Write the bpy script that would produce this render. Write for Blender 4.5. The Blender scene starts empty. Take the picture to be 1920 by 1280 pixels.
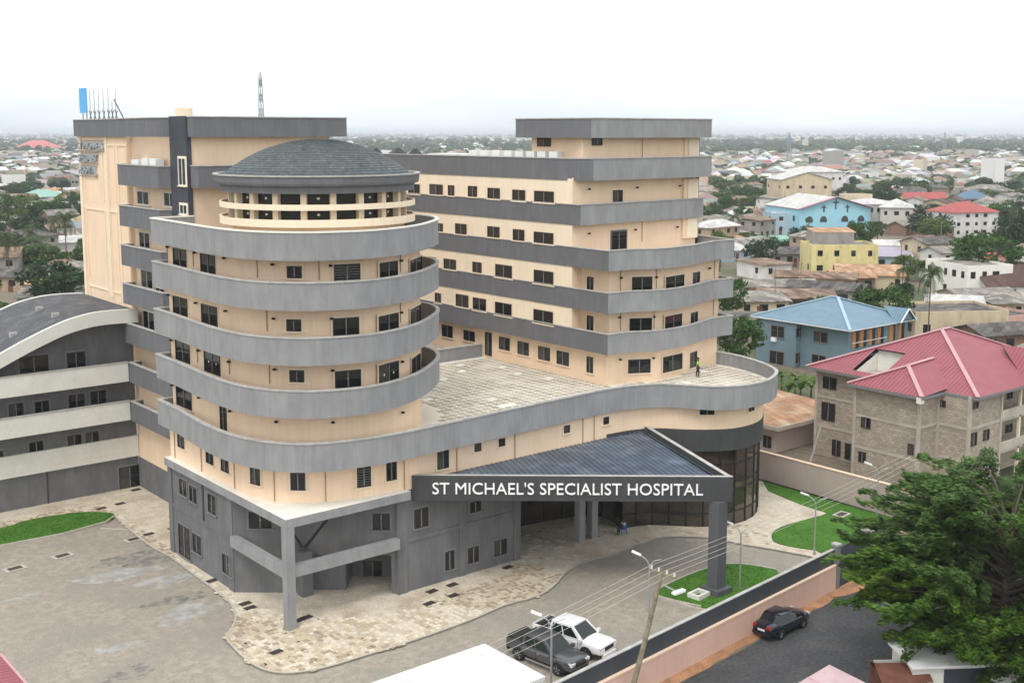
import bpy, bmesh, math, random
from mathutils import Vector, Matrix
R = math.radians
random.seed(7)
SC = bpy.context.scene
COL = SC.collection
# ---------------------------------------------------------------- camera, light, exposure
F, HY, CY, H = 2200.0, 250.0, 545.0, 32.0
PT = math.atan((CY - HY) / F); SP, CP = math.sin(PT), math.cos(PT)
TH = R(39.3); CAM = (-34.9, -65.4)
cam = bpy.data.cameras.new('camera'); co = bpy.data.objects.new('camera', cam); COL.objects.link(co)
co.location = (CAM[0], CAM[1], H); co.rotation_euler = (math.pi/2 - PT, 0, -TH)
cam.sensor_width = 36; cam.lens = 36 * F / 1920; cam.shift_y = -(640 - CY) / 1920
cam.clip_start = 1; cam.clip_end = 40000
SC.camera = co
W = bpy.data.worlds.new('World'); SC.world = W; W.use_nodes = True
nt = W.node_tree; nt.nodes.clear()
wo = nt.nodes.new('ShaderNodeOutputWorld'); bg = nt.nodes.new('ShaderNodeBackground')
sky = nt.nodes.new('ShaderNodeTexSky'); sky.sky_type = 'NISHITA'; sky.sun_disc = False
SUN_EL, SUN_AZ = 58.0, -150.0
sky.sun_elevation = R(SUN_EL); sky.sun_rotation = R(90 - SUN_AZ); sky.air_density = 1.6; sky.dust_density = 4
tc = nt.nodes.new('ShaderNodeTexCoord'); mp = nt.nodes.new('ShaderNodeMapping'); mp.inputs['Scale'].default_value = (1.3, 1.3, 7)
nz = nt.nodes.new('ShaderNodeTexNoise'); nz.inputs['Scale'].default_value = 2.2; nz.inputs['Detail'].default_value = 3
rp = nt.nodes.new('ShaderNodeValToRGB'); rp.color_ramp.elements[0].position = 0.3; rp.color_ramp.elements[0].color = (.80, .80, .80, 1)
rp.color_ramp.elements[1].position = 0.62; rp.color_ramp.elements[1].color = (.97, .97, .97, 1)
mx = nt.nodes.new('ShaderNodeMixRGB'); mx.inputs['Color2'].default_value = (10.6, 10.75, 10.9, 1)
nt.links.new(tc.outputs['Generated'], mp.inputs['Vector']); nt.links.new(mp.outputs[0], nz.inputs['Vector'])
nt.links.new(nz.outputs[0], rp.inputs[0]); nt.links.new(rp.outputs[0], mx.inputs['Fac'])
nt.links.new(sky.outputs[0], mx.inputs['Color1']); 
sx0 = nt.nodes.new('ShaderNodeSeparateXYZ'); nt.links.new(tc.outputs['Generated'], sx0.inputs[0])
hr = nt.nodes.new('ShaderNodeValToRGB'); E3 = hr.color_ramp.elements; E3[0].position = 0.0; E3[0].color = (.60,.665,.69,1); E3[1].position = .085; E3[1].color = (1,1,1,1)
e_ = E3.new(.035); e_.color = (.78,.81,.82,1)
ad0 = nt.nodes.new('ShaderNodeMath'); ad0.operation = 'MULTIPLY_ADD'; ad0.inputs[1].default_value = .05; nt.links.new(nz.outputs[0], ad0.inputs[0]); nt.links.new(sx0.outputs[2], ad0.inputs[2])
sb0 = nt.nodes.new('ShaderNodeMath'); sb0.operation = 'SUBTRACT'; sb0.inputs[1].default_value = .022; nt.links.new(ad0.outputs[0], sb0.inputs[0]); nt.links.new(sb0.outputs[0], hr.inputs[0])
mm0 = nt.nodes.new('ShaderNodeMixRGB'); mm0.blend_type = 'MULTIPLY'; mm0.inputs[0].default_value = 1; nt.links.new(mx.outputs[0], mm0.inputs[1]); nt.links.new(hr.outputs[0], mm0.inputs[2]); nt.links.new(mm0.outputs[0], bg.inputs['Color'])
bg.inputs['Strength'].default_value = 0.1
nt.links.new(bg.outputs[0], wo.inputs[0])
sl = bpy.data.lights.new('sun', 'SUN'); sl.energy = 1.0; sl.angle = R(22); sl.color = (1, .96, .9)
so = bpy.data.objects.new('sun', sl); COL.objects.link(so)
sd = Vector((math.cos(R(SUN_AZ))*math.cos(R(SUN_EL)), math.sin(R(SUN_AZ))*math.cos(R(SUN_EL)), math.sin(R(SUN_EL))))
so.rotation_euler = sd.to_track_quat('Z', 'Y').to_euler()
SC.view_settings.view_transform = 'Standard'; SC.view_settings.look = 'None'
SC.view_settings.exposure = 0.57; SC.view_settings.gamma = 1; SC.view_settings.use_curve_mapping = False
SC.cycles.max_bounces = 6; SC.cycles.diffuse_bounces = 3; SC.cycles.glossy_bounces = 2
SC.cycles.transmission_bounces = 2; SC.cycles.transparent_max_bounces = 6; SC.cycles.volume_bounces = 0
SC.cycles.sample_clamp_indirect = 4

# ---------------------------------------------------------------- helpers
def at(px, py, z=0.0):                      # photograph pixel -> ground-plan point at height z
    u = (px-960)/F; v = (CY-py)/F
    x, y, d = u, CP+v*SP, -SP+v*CP
    t = (z-H)/d; x *= t; y *= t
    c, s = math.cos(TH), math.sin(TH)
    return (CAM[0] + x*c + y*s, CAM[1] - x*s + y*c)
def zat(py, a, b):
    x, y = a-CAM[0], b-CAM[1]; yy = x*math.sin(TH) + y*math.cos(TH); v = (CY-py)/F
    return H + yy/(CP+v*SP)*(-SP+v*CP)
def pxof(a, b, z):
    dx, dy = a-CAM[0], b-CAM[1]; x = dx*math.cos(TH)-dy*math.sin(TH); y = dx*math.sin(TH)+dy*math.cos(TH); zz = z-H
    dep = y*CP-zz*SP; return (960+F*x/dep, CY-F*(y*SP+zz*CP)/dep)
def onwall(px, py, line):                   # hit of a view ray with an upright wall over a plan polyline
    u = (px-960)/F; v = (CY-py)/F
    x, y, d = u, CP+v*SP, -SP+v*CP
    c, s = math.cos(TH), math.sin(TH); dx, dy = x*c+y*s, -x*s+y*c
    best = None
    for (p, q) in zip(line[:-1], line[1:]):
        ex, ey = q[0]-p[0], q[1]-p[1]; den = dx*ey-dy*ex
        if abs(den) < 1e-9: continue
        wx, wy = p[0]-CAM[0], p[1]-CAM[1]
        t = (wx*ey-wy*ex)/den; k = (wx*dy-wy*dx)/den
        if t > 0 and -0.02 <= k <= 1.02 and (best is None or t < best[0]):
            best = (t, CAM[0]+dx*t, CAM[1]+dy*t, H+d*t, math.atan2(ey, ex))
    return best

def tag(o, label=None, cat=None, group=None, kind=None):
    if label: o['label'] = label
    if cat: o['category'] = cat
    if group: o['group'] = group
    if kind: o['kind'] = kind
    return o
def empty(name, loc=(0, 0, 0), rz=0, label=None, cat=None, group=None):
    o = bpy.data.objects.new(name, None); COL.objects.link(o); o.location = loc; o.rotation_euler = (0, 0, rz)
    o.empty_display_size = .5
    return tag(o, label, cat, group)
def link(name, me, parent=None, loc=None, rz=None, scale=None):
    o = bpy.data.objects.new(name, me); COL.objects.link(o)
    if parent is not None: o.parent = parent
    if loc is not None: o.location = loc
    if rz is not None: o.rotation_euler = (0, 0, rz)
    if scale is not None: o.scale = scale
    return o
def copy_tree(o, parent=None):
    c = o.copy(); COL.objects.link(c); c.parent = parent
    for ch in o.children: copy_tree(ch, c)
    return c

class MB:                                    # mesh builder: faces with material slots
    def __init__(s): s.v = []; s.f = []; s.m = []; s.mats = []; s.sm = False
    def slot(s, m):
        if m not in s.mats: s.mats.append(m)
        return s.mats.index(m)
    def face(s, pts, m):
        n = len(s.v); s.v += [tuple(p) for p in pts]; s.f.append(tuple(range(n, n+len(pts)))); s.m.append(s.slot(m))
    def add(s, vs, fs, m):
        n = len(s.v); s.v += [tuple(p) for p in vs]; k = s.slot(m)
        for f in fs: s.f.append(tuple(i+n for i in f)); s.m.append(k)
    def box(s, a0, a1, b0, b1, z0, z1, m, T=None):
        vs = [(a0,b0,z0),(a1,b0,z0),(a1,b1,z0),(a0,b1,z0),(a0,b0,z1),(a1,b0,z1),(a1,b1,z1),(a0,b1,z1)]
        if T: vs = [T @ Vector(v) for v in vs]
        s.add(vs, [(0,3,2,1),(4,5,6,7),(0,1,5,4),(1,2,6,5),(2,3,7,6),(3,0,4,7)], m)
    def prism(s, poly, z0, z1, m, mtop=None):
        n = len(poly); vs = [(x,y,z0) for x,y in poly]+[(x,y,z1) for x,y in poly]
        s.add(vs, [(i,(i+1)%n,n+(i+1)%n,n+i) for i in range(n)], m)
        s.add([(x,y,z1) for x,y in poly], [tuple(range(n))], mtop or m); s.add([(x,y,z0) for x,y in poly][::-1], [tuple(range(n))], m)
    def bar(s, p, q, w, m, h=None, n=None):
        p, q = Vector(p), Vector(q); d = (q-p); L = d.length
        if L < 1e-6: return
        d /= L; up = Vector((0,0,1)) if abs(d.z) < .95 else Vector((1,0,0))
        x = d.cross(up).normalized(); y = x.cross(d); h = h or w
        if n:
            vs = []; 
            for e in (p, q):
                for i in range(n):
                    t = 2*math.pi*i/n; vs.append(e + x*math.cos(t)*w/2 + y*math.sin(t)*h/2)
            s.add(vs, [(i,(i+1)%n,n+(i+1)%n,n+i) for i in range(n)]+[tuple(range(n))[::-1], tuple(range(n,2*n))], m)
        else:
            vs = [e + x*sx*w/2 + y*sy*h/2 for e in (p,q) for sx,sy in ((-1,-1),(1,-1),(1,1),(-1,1))]
            s.add(vs, [(3,2,1,0),(4,5,6,7),(0,1,5,4),(1,2,6,5),(2,3,7,6),(3,0,4,7)], m)
    def tube(s, pts, r, m, n=6):
        for i in range(len(pts)-1):
            ra = r[i] if isinstance(r, (list,tuple)) else r; rb = r[i+1] if isinstance(r, (list,tuple)) else r
            p, q = Vector(pts[i]), Vector(pts[i+1]); d = (q-p).normalized(); up = Vector((0,0,1)) if abs(d.z) < .9 else Vector((1,0,0))
            x = d.cross(up).normalized(); y = x.cross(d); vs = []
            for e, rr in ((p,ra),(q,rb)):
                for k in range(n):
                    t = 2*math.pi*k/n; vs.append(e + x*math.cos(t)*rr + y*math.sin(t)*rr)
            s.add(vs, [(k,(k+1)%n,n+(k+1)%n,n+k) for k in range(n)], m)
    def lathe(s, prof, cx, cy, m, n=64, a0=0, a1=360):
        full = abs(a1-a0) >= 360; N = n if full else n+1; vs = []
        for r, z in prof:
            for i in range(N):
                t = R(a0+(a1-a0)*i/n); vs.append((cx+r*math.cos(t), cy+r*math.sin(t), z))
        fs = []
        for j in range(len(prof)-1):
            for i in range(n):
                i2 = (i+1) % N if full else i+1
                fs.append((j*N+i, j*N+i2, (j+1)*N+i2, (j+1)*N+i))
        s.add(vs, fs, m)
    def strip(s, line, z0, z1, m):           # upright sheet over a polyline
        n = len(line); vs = [(x,y,z0) for x,y in line]+[(x,y,z1) for x,y in line]
        s.add(vs, [(i,i+1,n+i+1,n+i) for i in range(n-1)], m)
    def mesh(s, name):
        me = bpy.data.meshes.new(name); me.from_pydata(s.v, [], s.f)
        for m in s.mats: me.materials.append(m)
        me.polygons.foreach_set('material_index', s.m)
        if s.sm: me.polygons.foreach_set('use_smooth', [True]*len(s.f))
        me.update(); return me
    def build(s, name, parent=None, loc=None, rz=None):
        return link(name, s.mesh(name), parent, loc, rz)

def offset(line, d, closed=False):           # parallel polyline, d to the left of travel
    n = len(line); out = []
    for i in range(n):
        p = Vector(line[i])
        a = Vector(line[i-1]) if (i > 0 or closed) else None
        c = Vector(line[(i+1) % n]) if (i < n-1 or closed) else None
        e1 = (p-a).normalized() if a is not None else (c-p).normalized()
        e2 = (c-p).normalized() if c is not None else e1
        n1 = Vector((-e1.y, e1.x)); n2 = Vector((-e2.y, e2.x)); k = n1+n2
        k = k/max(k.length_squared/2, .5) if k.length > 1e-6 else n1
        out.append((p.x+k.x*d, p.y+k.y*d))
    return out
def smooth(pts, k=5):                        # Catmull-Rom through the points
    out = []; n = len(pts)
    for i in range(n-1):
        p0 = Vector(pts[max(i-1,0)]); p1 = Vector(pts[i]); p2 = Vector(pts[i+1]); p3 = Vector(pts[min(i+2,n-1)])
        for j in range(k):
            t = j/k; q = .5*((2*p1)+(p2-p0)*t+(2*p0-5*p1+4*p2-p3)*t*t+(3*p1-p0-3*p2+p3)*t**3); out.append((q.x,q.y))
    out.append(tuple(pts[-1])); return out
def wallband(mb, line, z0, z1, th, m, side=1, mcap=None, capw=.06, caph=.09, closed=False):
    """solid wall over a plan line (outer face on the line, thickness to the left) with an overhanging coping"""
    inn = offset(line, th*side, closed); L = list(line); I = list(inn)
    if closed: L.append(L[0]); I.append(I[0])
    mb.strip(L, z0, z1, m); mb.strip(I[::-1], z0, z1, m)
    for i in range(len(L)-1):
        mb.face([(*L[i],z1),(*L[i+1],z1),(*I[i+1],z1),(*I[i],z1)], m)
        mb.face([(*L[i],z0),(*I[i],z0),(*I[i+1],z0),(*L[i+1],z0)], m)
    if not closed:
        for k in (0,-1): mb.face([(*L[k],z0),(*L[k],z1),(*I[k],z1),(*I[k],z0)], m)
    if mcap:
        o2 = offset(line, -capw*side, closed); i2 = offset(line, (th+capw)*side, closed)
        if closed: o2.append(o2[0]); i2.append(i2[0])
        za, zb = z1+.003, z1+caph
        mb.strip(o2, za, zb, mcap); mb.strip(i2[::-1], za, zb, mcap)
        for i in range(len(o2)-1):
            mb.face([(*o2[i],zb),(*o2[i+1],zb),(*i2[i+1],zb),(*i2[i],zb)], mcap)
            mb.face([(*o2[i],za),(*i2[i],za),(*i2[i+1],za),(*o2[i+1],za)], mcap)
        if not closed:
            for k in (0,-1): mb.face([(*o2[k],za),(*o2[k],zb),(*i2[k],zb),(*i2[k],za)], mcap)

# ---------------------------------------------------------------- materials
def mat(name, col, rough=.8, var=.10, sc=1.2, col2=None, f2=None, bump=0, bsc=30, streak=False, spec=.3, metal=0, fine=0, gen=False):
    m = bpy.data.materials.new(name); m.use_nodes = True; n = m.node_tree; N = n.nodes; L = n.links
    b = N['Principled BSDF']; b.inputs['Roughness'].default_value = rough; b.inputs['Specular IOR Level'].default_value = spec
    b.inputs['Metallic'].default_value = metal
    if len(col) == 3: col = (*col, 1)
    if var == 0 and not col2: b.inputs['Base Color'].default_value = col; 
    else:
        g = N.new('ShaderNodeNewGeometry'); src = g.outputs['Position']
        mpn = N.new('ShaderNodeMapping'); mpn.inputs['Scale'].default_value = (1, 1, .4) if streak else (1, 1, 1); L.new(src, mpn.inputs[0])
        t = N.new('ShaderNodeTexNoise'); t.inputs['Scale'].default_value = sc; t.inputs['Detail'].default_value = 6; t.inputs['Roughness'].default_value = .62
        L.new(mpn.outputs[0], t.inputs['Vector'])
        r = N.new('ShaderNodeValToRGB'); e = r.color_ramp.elements; e[0].position = .3; e[1].position = .7
        e[0].color = tuple(c*(1-var) for c in col[:3])+(1,); e[1].color = tuple(min(1, c*(1+var)) for c in col[:3])+(1,)
        L.new(t.outputs[0], r.inputs[0]); out = r.outputs[0]
        if col2:
            t2 = N.new('ShaderNodeTexNoise'); t2.inputs['Scale'].default_value = f2[0]; t2.inputs['Detail'].default_value = 5
            L.new(mpn.outputs[0], t2.inputs['Vector'])
            r2 = N.new('ShaderNodeValToRGB'); r2.color_ramp.elements[0].position = f2[1]; r2.color_ramp.elements[1].position = f2[2]
            r2.color_ramp.elements[0].color = (0,0,0,1); r2.color_ramp.elements[1].color = (1,1,1,1)
            x = N.new('ShaderNodeMixRGB'); x.inputs['Color2'].default_value = (*col2, 1)
            L.new(t2.outputs[0], r2.inputs[0]); L.new(r2.outputs[0], x.inputs['Fac']); L.new(out, x.inputs['Color1']); out = x.outputs[0]
        if streak:
            ms = N.new('ShaderNodeMapping'); ms.inputs['Scale'].default_value = (5.5, 5.5, .35); L.new(src, ms.inputs[0]); t5 = N.new('ShaderNodeTexNoise'); t5.inputs['Scale'].default_value = 1; t5.inputs['Detail'].default_value = 3; L.new(ms.outputs[0], t5.inputs['Vector'])
            m5 = N.new('ShaderNodeMapRange'); m5.inputs[1].default_value = .35; m5.inputs[2].default_value = .72; m5.inputs[3].default_value = 1.03; m5.inputs[4].default_value = .915 if var > .065 else .965
            L.new(t5.outputs[0], m5.inputs[0]); x5 = N.new('ShaderNodeVectorMath'); x5.operation = 'SCALE'; L.new(out, x5.inputs[0]); L.new(m5.outputs[0], x5.inputs['Scale']); out = x5.outputs[0]
        if fine:
            t3 = N.new('ShaderNodeTexNoise'); t3.inputs['Scale'].default_value = sc*14; t3.inputs['Detail'].default_value = 2
            L.new(src, t3.inputs['Vector'])
            mr = N.new('ShaderNodeMapRange'); mr.inputs[1].default_value = .3; mr.inputs[2].default_value = .7; mr.inputs[3].default_value = 1-fine; mr.inputs[4].default_value = 1+fine
            L.new(t3.outputs[0], mr.inputs[0]); x3 = N.new('ShaderNodeVectorMath'); x3.operation = 'SCALE'
            L.new(out, x3.inputs[0]); L.new(mr.outputs[0], x3.inputs['Scale']); out = x3.outputs[0]
        L.new(out, b.inputs['Base Color'])
    if bump:
        g2 = N.new('ShaderNodeNewGeometry'); t4 = N.new('ShaderNodeTexNoise'); t4.inputs['Scale'].default_value = bsc; t4.inputs['Detail'].default_value = 3
        L.new(g2.outputs['Position'], t4.inputs['Vector']); bp = N.new('ShaderNodeBump'); bp.inputs['Strength'].default_value = bump; bp.inputs['Distance'].default_value = .05
        L.new(t4.outputs[0], bp.inputs['Height']); L.new(bp.outputs[0], b.inputs['Normal'])
    return m
M = {}
M['beige'] = mat('beige_render', (.84,.645,.465), .85, .04, .7, col2=(.80,.60,.42), f2=(.6,.5,.75), streak=True)
M['cream'] = mat('cream_render', (.86,.73,.56), .85, .04, .7, streak=True)
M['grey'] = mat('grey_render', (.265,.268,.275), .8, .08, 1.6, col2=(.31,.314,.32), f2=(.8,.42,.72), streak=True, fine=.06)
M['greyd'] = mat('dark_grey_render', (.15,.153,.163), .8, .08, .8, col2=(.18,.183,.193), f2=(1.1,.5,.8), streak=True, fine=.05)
M['cap'] = mat('coping_concrete', (.42,.41,.39), .85, .2, 1.5, fine=.1)
M['white'] = mat('white_cement', (.74,.73,.67), .8, .07, .5, fine=.04)
M['whiter'] = mat('white_roof_sheet', (.78,.78,.77), .5, .05, .4, col2=(.52,.50,.46), f2=(.9,.60,.78))
M['grb'] = mat('grey_base_render', (.15,.152,.158), .82, .10, .9, col2=(.19,.193,.2), f2=(.9,.45,.8), streak=True, fine=.05)
M['grbd'] = mat('charcoal_render', (.062,.063,.066), .8, .12, .7, streak=True, fine=.05)
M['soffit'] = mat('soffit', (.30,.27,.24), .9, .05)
M['slate'] = mat('slate_paint', (.055,.062,.075), .7, .12, 1.0, streak=True)
M['glassc'] = mat('curtain_sky_glass', (.07,.062,.05), .12, .3, 3.0, spec=.5)  # paler colour mimics sky reflections and curtains behind the panes
M['glass'] = mat('dark_glass', (.012,.013,.014), .06, 0, spec=.6)
M['glassb'] = mat('brown_reflection_glass', (.03,.022,.015), .07, .6, .5, spec=1.0)  # brown tint and its variation paint reflections into the glass
M['frame'] = mat('brown_frame', (.045,.035,.03), .5, 0)
M['fgrey'] = mat('grey_frame', (.20,.20,.20), .5, 0)
M['trimb'] = mat('window_trim_beige', (.84,.70,.52), .85, .03)
M['trimg'] = mat('window_trim_grey', (.20,.20,.21), .85, .05)
M['fwhite'] = mat('white_frame', (.75,.75,.75), .5, 0)
M['shingle'] = mat('dome_shingle', (.085,.10,.105), .75, .32, 2.2, col2=(.19,.215,.22), f2=(3.0,.55,.8), fine=.4)
M['metalroof'] = mat('blue_grey_roof_sheet', (.095,.125,.165), .45, .25, .45, col2=(.23,.28,.34), f2=(.6,.5,.85), metal=.2, fine=.12)
M['black'] = mat('black', (.02,.02,.02), .6, 0)
M['sticker'] = mat('white_sticker', (.85,.85,.85), .6, 0)
M['letter'] = mat('white_letter', (.9,.9,.9), .5, 0)
M['ac'] = mat('ac_white', (.78,.80,.78), .5, .04)
M['mesh'] = mat('ac_grille', (.18,.25,.24), .6, .1)
M['paver'] = mat('stone_paving', (.56,.50,.40), .9, .16, .9, col2=(.40,.32,.23), f2=(.35,.5,.72), fine=.3)
M['tile'] = mat('terrace_tile', (.42,.37,.29), .9, .25, .7, col2=(.60,.55,.46), f2=(.35,.45,.7), fine=.12)
M['grout'] = mat('cement_screed', (.74,.71,.63), .9, .08, .5)
M['gravel'] = mat('compacted_gravel', (.325,.29,.24), .95, .22, 1.6, col2=(.275,.255,.22), f2=(.22,.42,.66), fine=.32, bump=.3, bsc=14)
M['asphalt'] = mat('asphalt', (.062,.063,.066), .9, .18, .3, col2=(.09,.09,.09), f2=(.5,.5,.8), fine=.25)
M['grass'] = mat('lawn', (.055,.155,.016), .95, .18, 1.2, col2=(.085,.195,.025), f2=(.5,.5,.8), fine=.25, bump=.5, bsc=12)
M['pink'] = mat('pink_wall_paint', (.72,.48,.38), .85, .06, .8, streak=True, fine=.04)
M['pinkc'] = mat('pale_pink_paint', (.50,.41,.38), .85, .06, .6, streak=True)
M['glasst'] = mat('tan_glass', (.10,.075,.05), .12, .5, .8, spec=.6)  # tan panes for curtains and interiors behind the glass
M['dirt'] = mat('orange_laterite', (.38,.20,.11), .95, .22, 1.0, col2=(.24,.14,.07), f2=(1.3,.5,.72), fine=.25, bump=.5, bsc=4)
M['kerb'] = mat('kerb_concrete', (.46,.43,.37), .9, .12, 1, fine=.1)
M['galv'] = mat('galvanised_steel', (.42,.44,.46), .45, .08, 2, metal=.5)
M['grate'] = mat('drain_grate', (.07,.06,.055), .8, .2, 5)
# ---------------------------------------------------------------- windows (shared meshes, one object per window)
_wm = {}
def window_meshes(w, h, style):
    key = (round(w*5)/5, round(h*5)/5, style)
    if key in _wm: return _wm[key]
    w, h = max(key[0], .4), max(key[1], .4)
    tr, fr = {'b': (M['trimb'], M['frame']), 'g': (M['trimg'], M['frame']), 'w': (M['trimb'], M['fwhite']), 'n': (None, M['frame']), 'd': (M['trimg'], M['frame']), 'l': (M['trimb'], M['frame'])}[style]
    o = MB(); t = .07; hw = w/2
    if tr:
        k = .13
        o.box(-hw-k, hw+k, -.035, 0, h, h+k, tr); o.box(-hw-k, -hw, -.035, 0, 0, h, tr); o.box(hw, hw+k, -.035, 0, 0, h, tr)
        o.box(-hw-k-.04, hw+k+.04, -.12, 0, -.10, -.002, tr)
    y0, y1 = -.075, -.01
    o.box(-hw, hw, y0, y1, h-t, h, fr); o.box(-hw, hw, y0, y1, 0, t, fr)
    o.box(-hw, -hw+t, y0, y1, t, h-t, fr); o.box(hw-t, hw, y0, y1, t, h-t, fr)
    if w > .7: o.box(-.035, .035, y0, y1, t, h-t, M['fgrey'] if style != 'w' else fr)
    if style == 'd': o.box(-hw+t, hw-t, y0+.005, y1, h*.56, h*.56+.06, fr)
    if style == 'l':
        z = t+.08
        while z < h-t-.08: o.box(-hw+t, hw-t, -.06, -.03, z, z+.035, M['fgrey']); z += .17
    p = MB(); p.face([(-hw+t,-.028,t),(hw-t,-.028,t),(hw-t,-.028,h-t),(-hw+t,-.028,h-t)], M['glass'])
    s = MB()
    rr = random.Random(int(w*10+h*100))
    p2 = MB(); p2.face([(-hw+t,-.028,t),(hw-t if w < .7 else -.03,-.028,t),(hw-t if w < .7 else -.03,-.028,h-t),(-hw+t,-.028,h-t)], M['glassc'])
    if w >= .7: p2.face([(-.03,-.028,t),(hw-t,-.028,t),(hw-t,-.028,h-t),(-.03,-.028,h-t)], M['glass'])
    _wm[key] = (o.mesh('window'), p.mesh('pane'), p2.mesh('pane')); return _wm[key]
STK = MB(); STK.face([(.07*math.cos(t*1.047),-.034,.09*math.sin(t*1.047)) for t in range(6)], M['sticker']); STKM = None
def put_window(parent, a, b, z, ang, w, h, style='b', name='window', stick=0):
    global STKM
    me, pm, pc = window_meshes(w, h, style)
    o = link(name, me, parent, (a, b, z), ang); link('pane', pc if (int(a*13)+int(b*7)+int(z*5)) % 4 == 0 else pm, o)
    if stick:
        if STKM is None: STKM = STK.mesh('sticker')
        for sx in ((0,) if stick == 1 else (-w*.24, w*.24)): link('sticker', STKM, o, (sx, 0, h*.5))
    return o
def wins(parent, line, rects, style='b', name='window', out=.004):
    for r in rects:
        x0, y0, x1, y1 = r[:4]; st = r[4] if len(r) > 4 else style; sk = r[5] if len(r) > 5 else 0
        ym = (y0+y1)/2; l = onwall(x0, ym, line); q = onwall(x1, ym, line); c = onwall((x0+x1)/2, ym, line)
        if not (l and q and c): continue
        ang = c[4]; w = math.hypot(q[1]-l[1], q[2]-l[2]); zt, zb = zat(y0, c[1], c[2]), zat(y1, c[1], c[2])
        nx, ny = math.sin(ang), -math.cos(ang)
        if name == 'door': zb = zb
        put_window(parent, c[1]+nx*out, c[2]+ny*out, zb, ang, max(w, .45), zt-zb, st, name, sk)

# ================================================================= HOSPITAL
HO = empty('hospital_building', (0, 0, 0), 0, 'large cream and grey multi storey hospital with a domed round tower and curved balcony bands', 'hospital')
def part(mb, name, label=None, parent=None):
    o = mb.build(name, parent or HO)
    if label: o['label'] = label
    return o
# plan lines (outer face; travel left to right seen from the forecourt)
curve = smooth([(-.7,15.0),(-1.1,10.6),(-1.2,7.7),(-.95,5.1),(-.1,2.5),(1.2,.7),(3.1,-.4),(5.9,-1.0),(8.4,-1.15),(10.1,-1.1)], 4)
wave = smooth([(25,-.25),(28.0,-.15),(30.7,-.5),(33,-1.6),(34.4,-3.5),(35.7,-5.1),(38,-6.1),(41,-5.9),(44,-4.4),(45.6,-2.5),(46.7,.0),(47.4,3.0),(47.2,5.5)], 4)
WAVY = [(2.6,18.9),(-.6,18.9)] + curve + [(17.7,-.6)] + wave + [(47.2,10)]
LW1 = smooth([(.2,5.8),(.6,4.1),(1.8,2.45),(3.4,1.35),(5.2,.75),(7,.4),(9.2,.2)], 4)
LW2 = smooth([(28.5,.2),(31,-.05),(33,-.9),(34.6,-2.7),(36.2,-4.1),(38.2,-5.0),(40.9,-4.8),(43.2,-3.6),(44.7,-2.0),(45.7,.2),(46.3,3.2),(46.2,6)], 4)
LWALL = [(.2,18.7)] + LW1 + LW2
TB = [(2.7,18.6),(-.7,18.6)] + smooth([(-.8,14.8),(-1.05,10.5),(-1.15,7.6),(-1.0,5),(-.45,2.8),(.6,1.0),(2.4,-.5),(5.5,-1.35),(8.3,-.8),(10.9,.5),(13.4,2.5),(15.1,4.2),(16.3,6.2),(16.7,8.3),(16.2,10.8),(14.6,13)], 4)
TW = [(4.6,18.2),(.35,18.2),(.3,12)] + smooth([(.3,7.4),(.6,4.8),(1.6,2.6),(3.4,.9),(5.6,.25),(8.1,.5),(10.3,1.6),(12.4,3.2),(13.8,4.7),(14.8,6.4),(15.1,8.2),(14.7,10),(13.4,12.5)], 4)
GY, GD, BG = M['grey'], M['greyd'], M['beige']
# --- grey base
m = MB()
m.strip([(4.6,36.6),(4.6,18.7)], 0, 2.9, M['grb']); m.strip([(4.6,18.7),(0,18.7),(0,7.9)], 0, 7.5, M['grb'])
m.box(-.09,.0,18.1,18.79,0,7.5,M['grb']); m.box(-.07,.02,12.55,12.75,4.1,6.9,M['grbd']); m.box(-.09,.0,7.9,8.7,0,7.5,M['grb'])
m.box(-.06,.0,8.7,18.1,3.75,4.05,M['grb']); m.box(-.06,0,8.7,18.1,6.95,7.52,M['grb'])
part(m, 'base_wall')
m = MB(); m.strip([(8.8,.3),(19.6,.3),(19.6,6.6)], 0, 7.5, M['grb'])
m.box(8.55,9.35,.18,.9,0,6.93,M['grb']); m.box(13.9,14.5,.22,.3,0,7.2,M['grb']); m.box(19.0,19.64,.2,.9,0,7.2,M['grb']); m.box(9.35,19,.23,.3,3.7,4.0,M['grb'])
part(m, 'base_wall')
# diagonal recessed wall with porch
d0, d1 = Vector((0,7.9)), Vector((8.8,.4)); dv = (d1-d0); dl = dv.length; dv /= dl; dn = Vector((-dv.y, dv.x))
def dp(s, o=0): q = d0+dv*s+dn*o; return (q.x, q.y)
m = MB(); G2 = M['grb']
def dwall(s0, s1, z0, z1, o=0): m.strip([dp(s0,o), dp(s1,o)], z0, z1, G2)
dwall(0, 5.1, 0, 7.0); dwall(5.1, 11.0, 2.9, 7.0); dwall(11.0, dl, 0, 7.0)
part(m, 'recessed_wall')
m = MB(); m.strip([dp(5.1), dp(5.1,.6), dp(7.7,.6), dp(7.7,3.2), dp(11.0,3.2), dp(11.0)], 0, 2.9, M['grb'])
m.face([(*dp(5.1),2.9),(*dp(11),2.9),(*dp(11,3.2),2.9),(*dp(5.1,3.2),2.9)], M['soffit']); m.face([(*dp(5.1),.02),(*dp(11),.02),(*dp(11,3.2),.02),(*dp(5.1,3.2),.02)], M['tile'])
part(m, 'porch')
m = MB(); m.bar((*dp(5.0,-.35),0),(*dp(5.0,-.35),3.3), .8, G2); q = dp(4.6,-.35)
part(m, 'pillar')
m = MB(); m.bar((*dp(4.9,-.5),3.6),(*dp(3.2,-1.2),6.9), .16, M['black']); m.bar((*dp(5.1,-.5),3.6),(*dp(7.6,-1.6),6.9), .16, M['black']); part(m, 'brace')
DL = [dp(0), dp(dl)]
wins(HO, DL, [(467,958,509,990,'g',1),(699,961,731,993,'g')])
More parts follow.
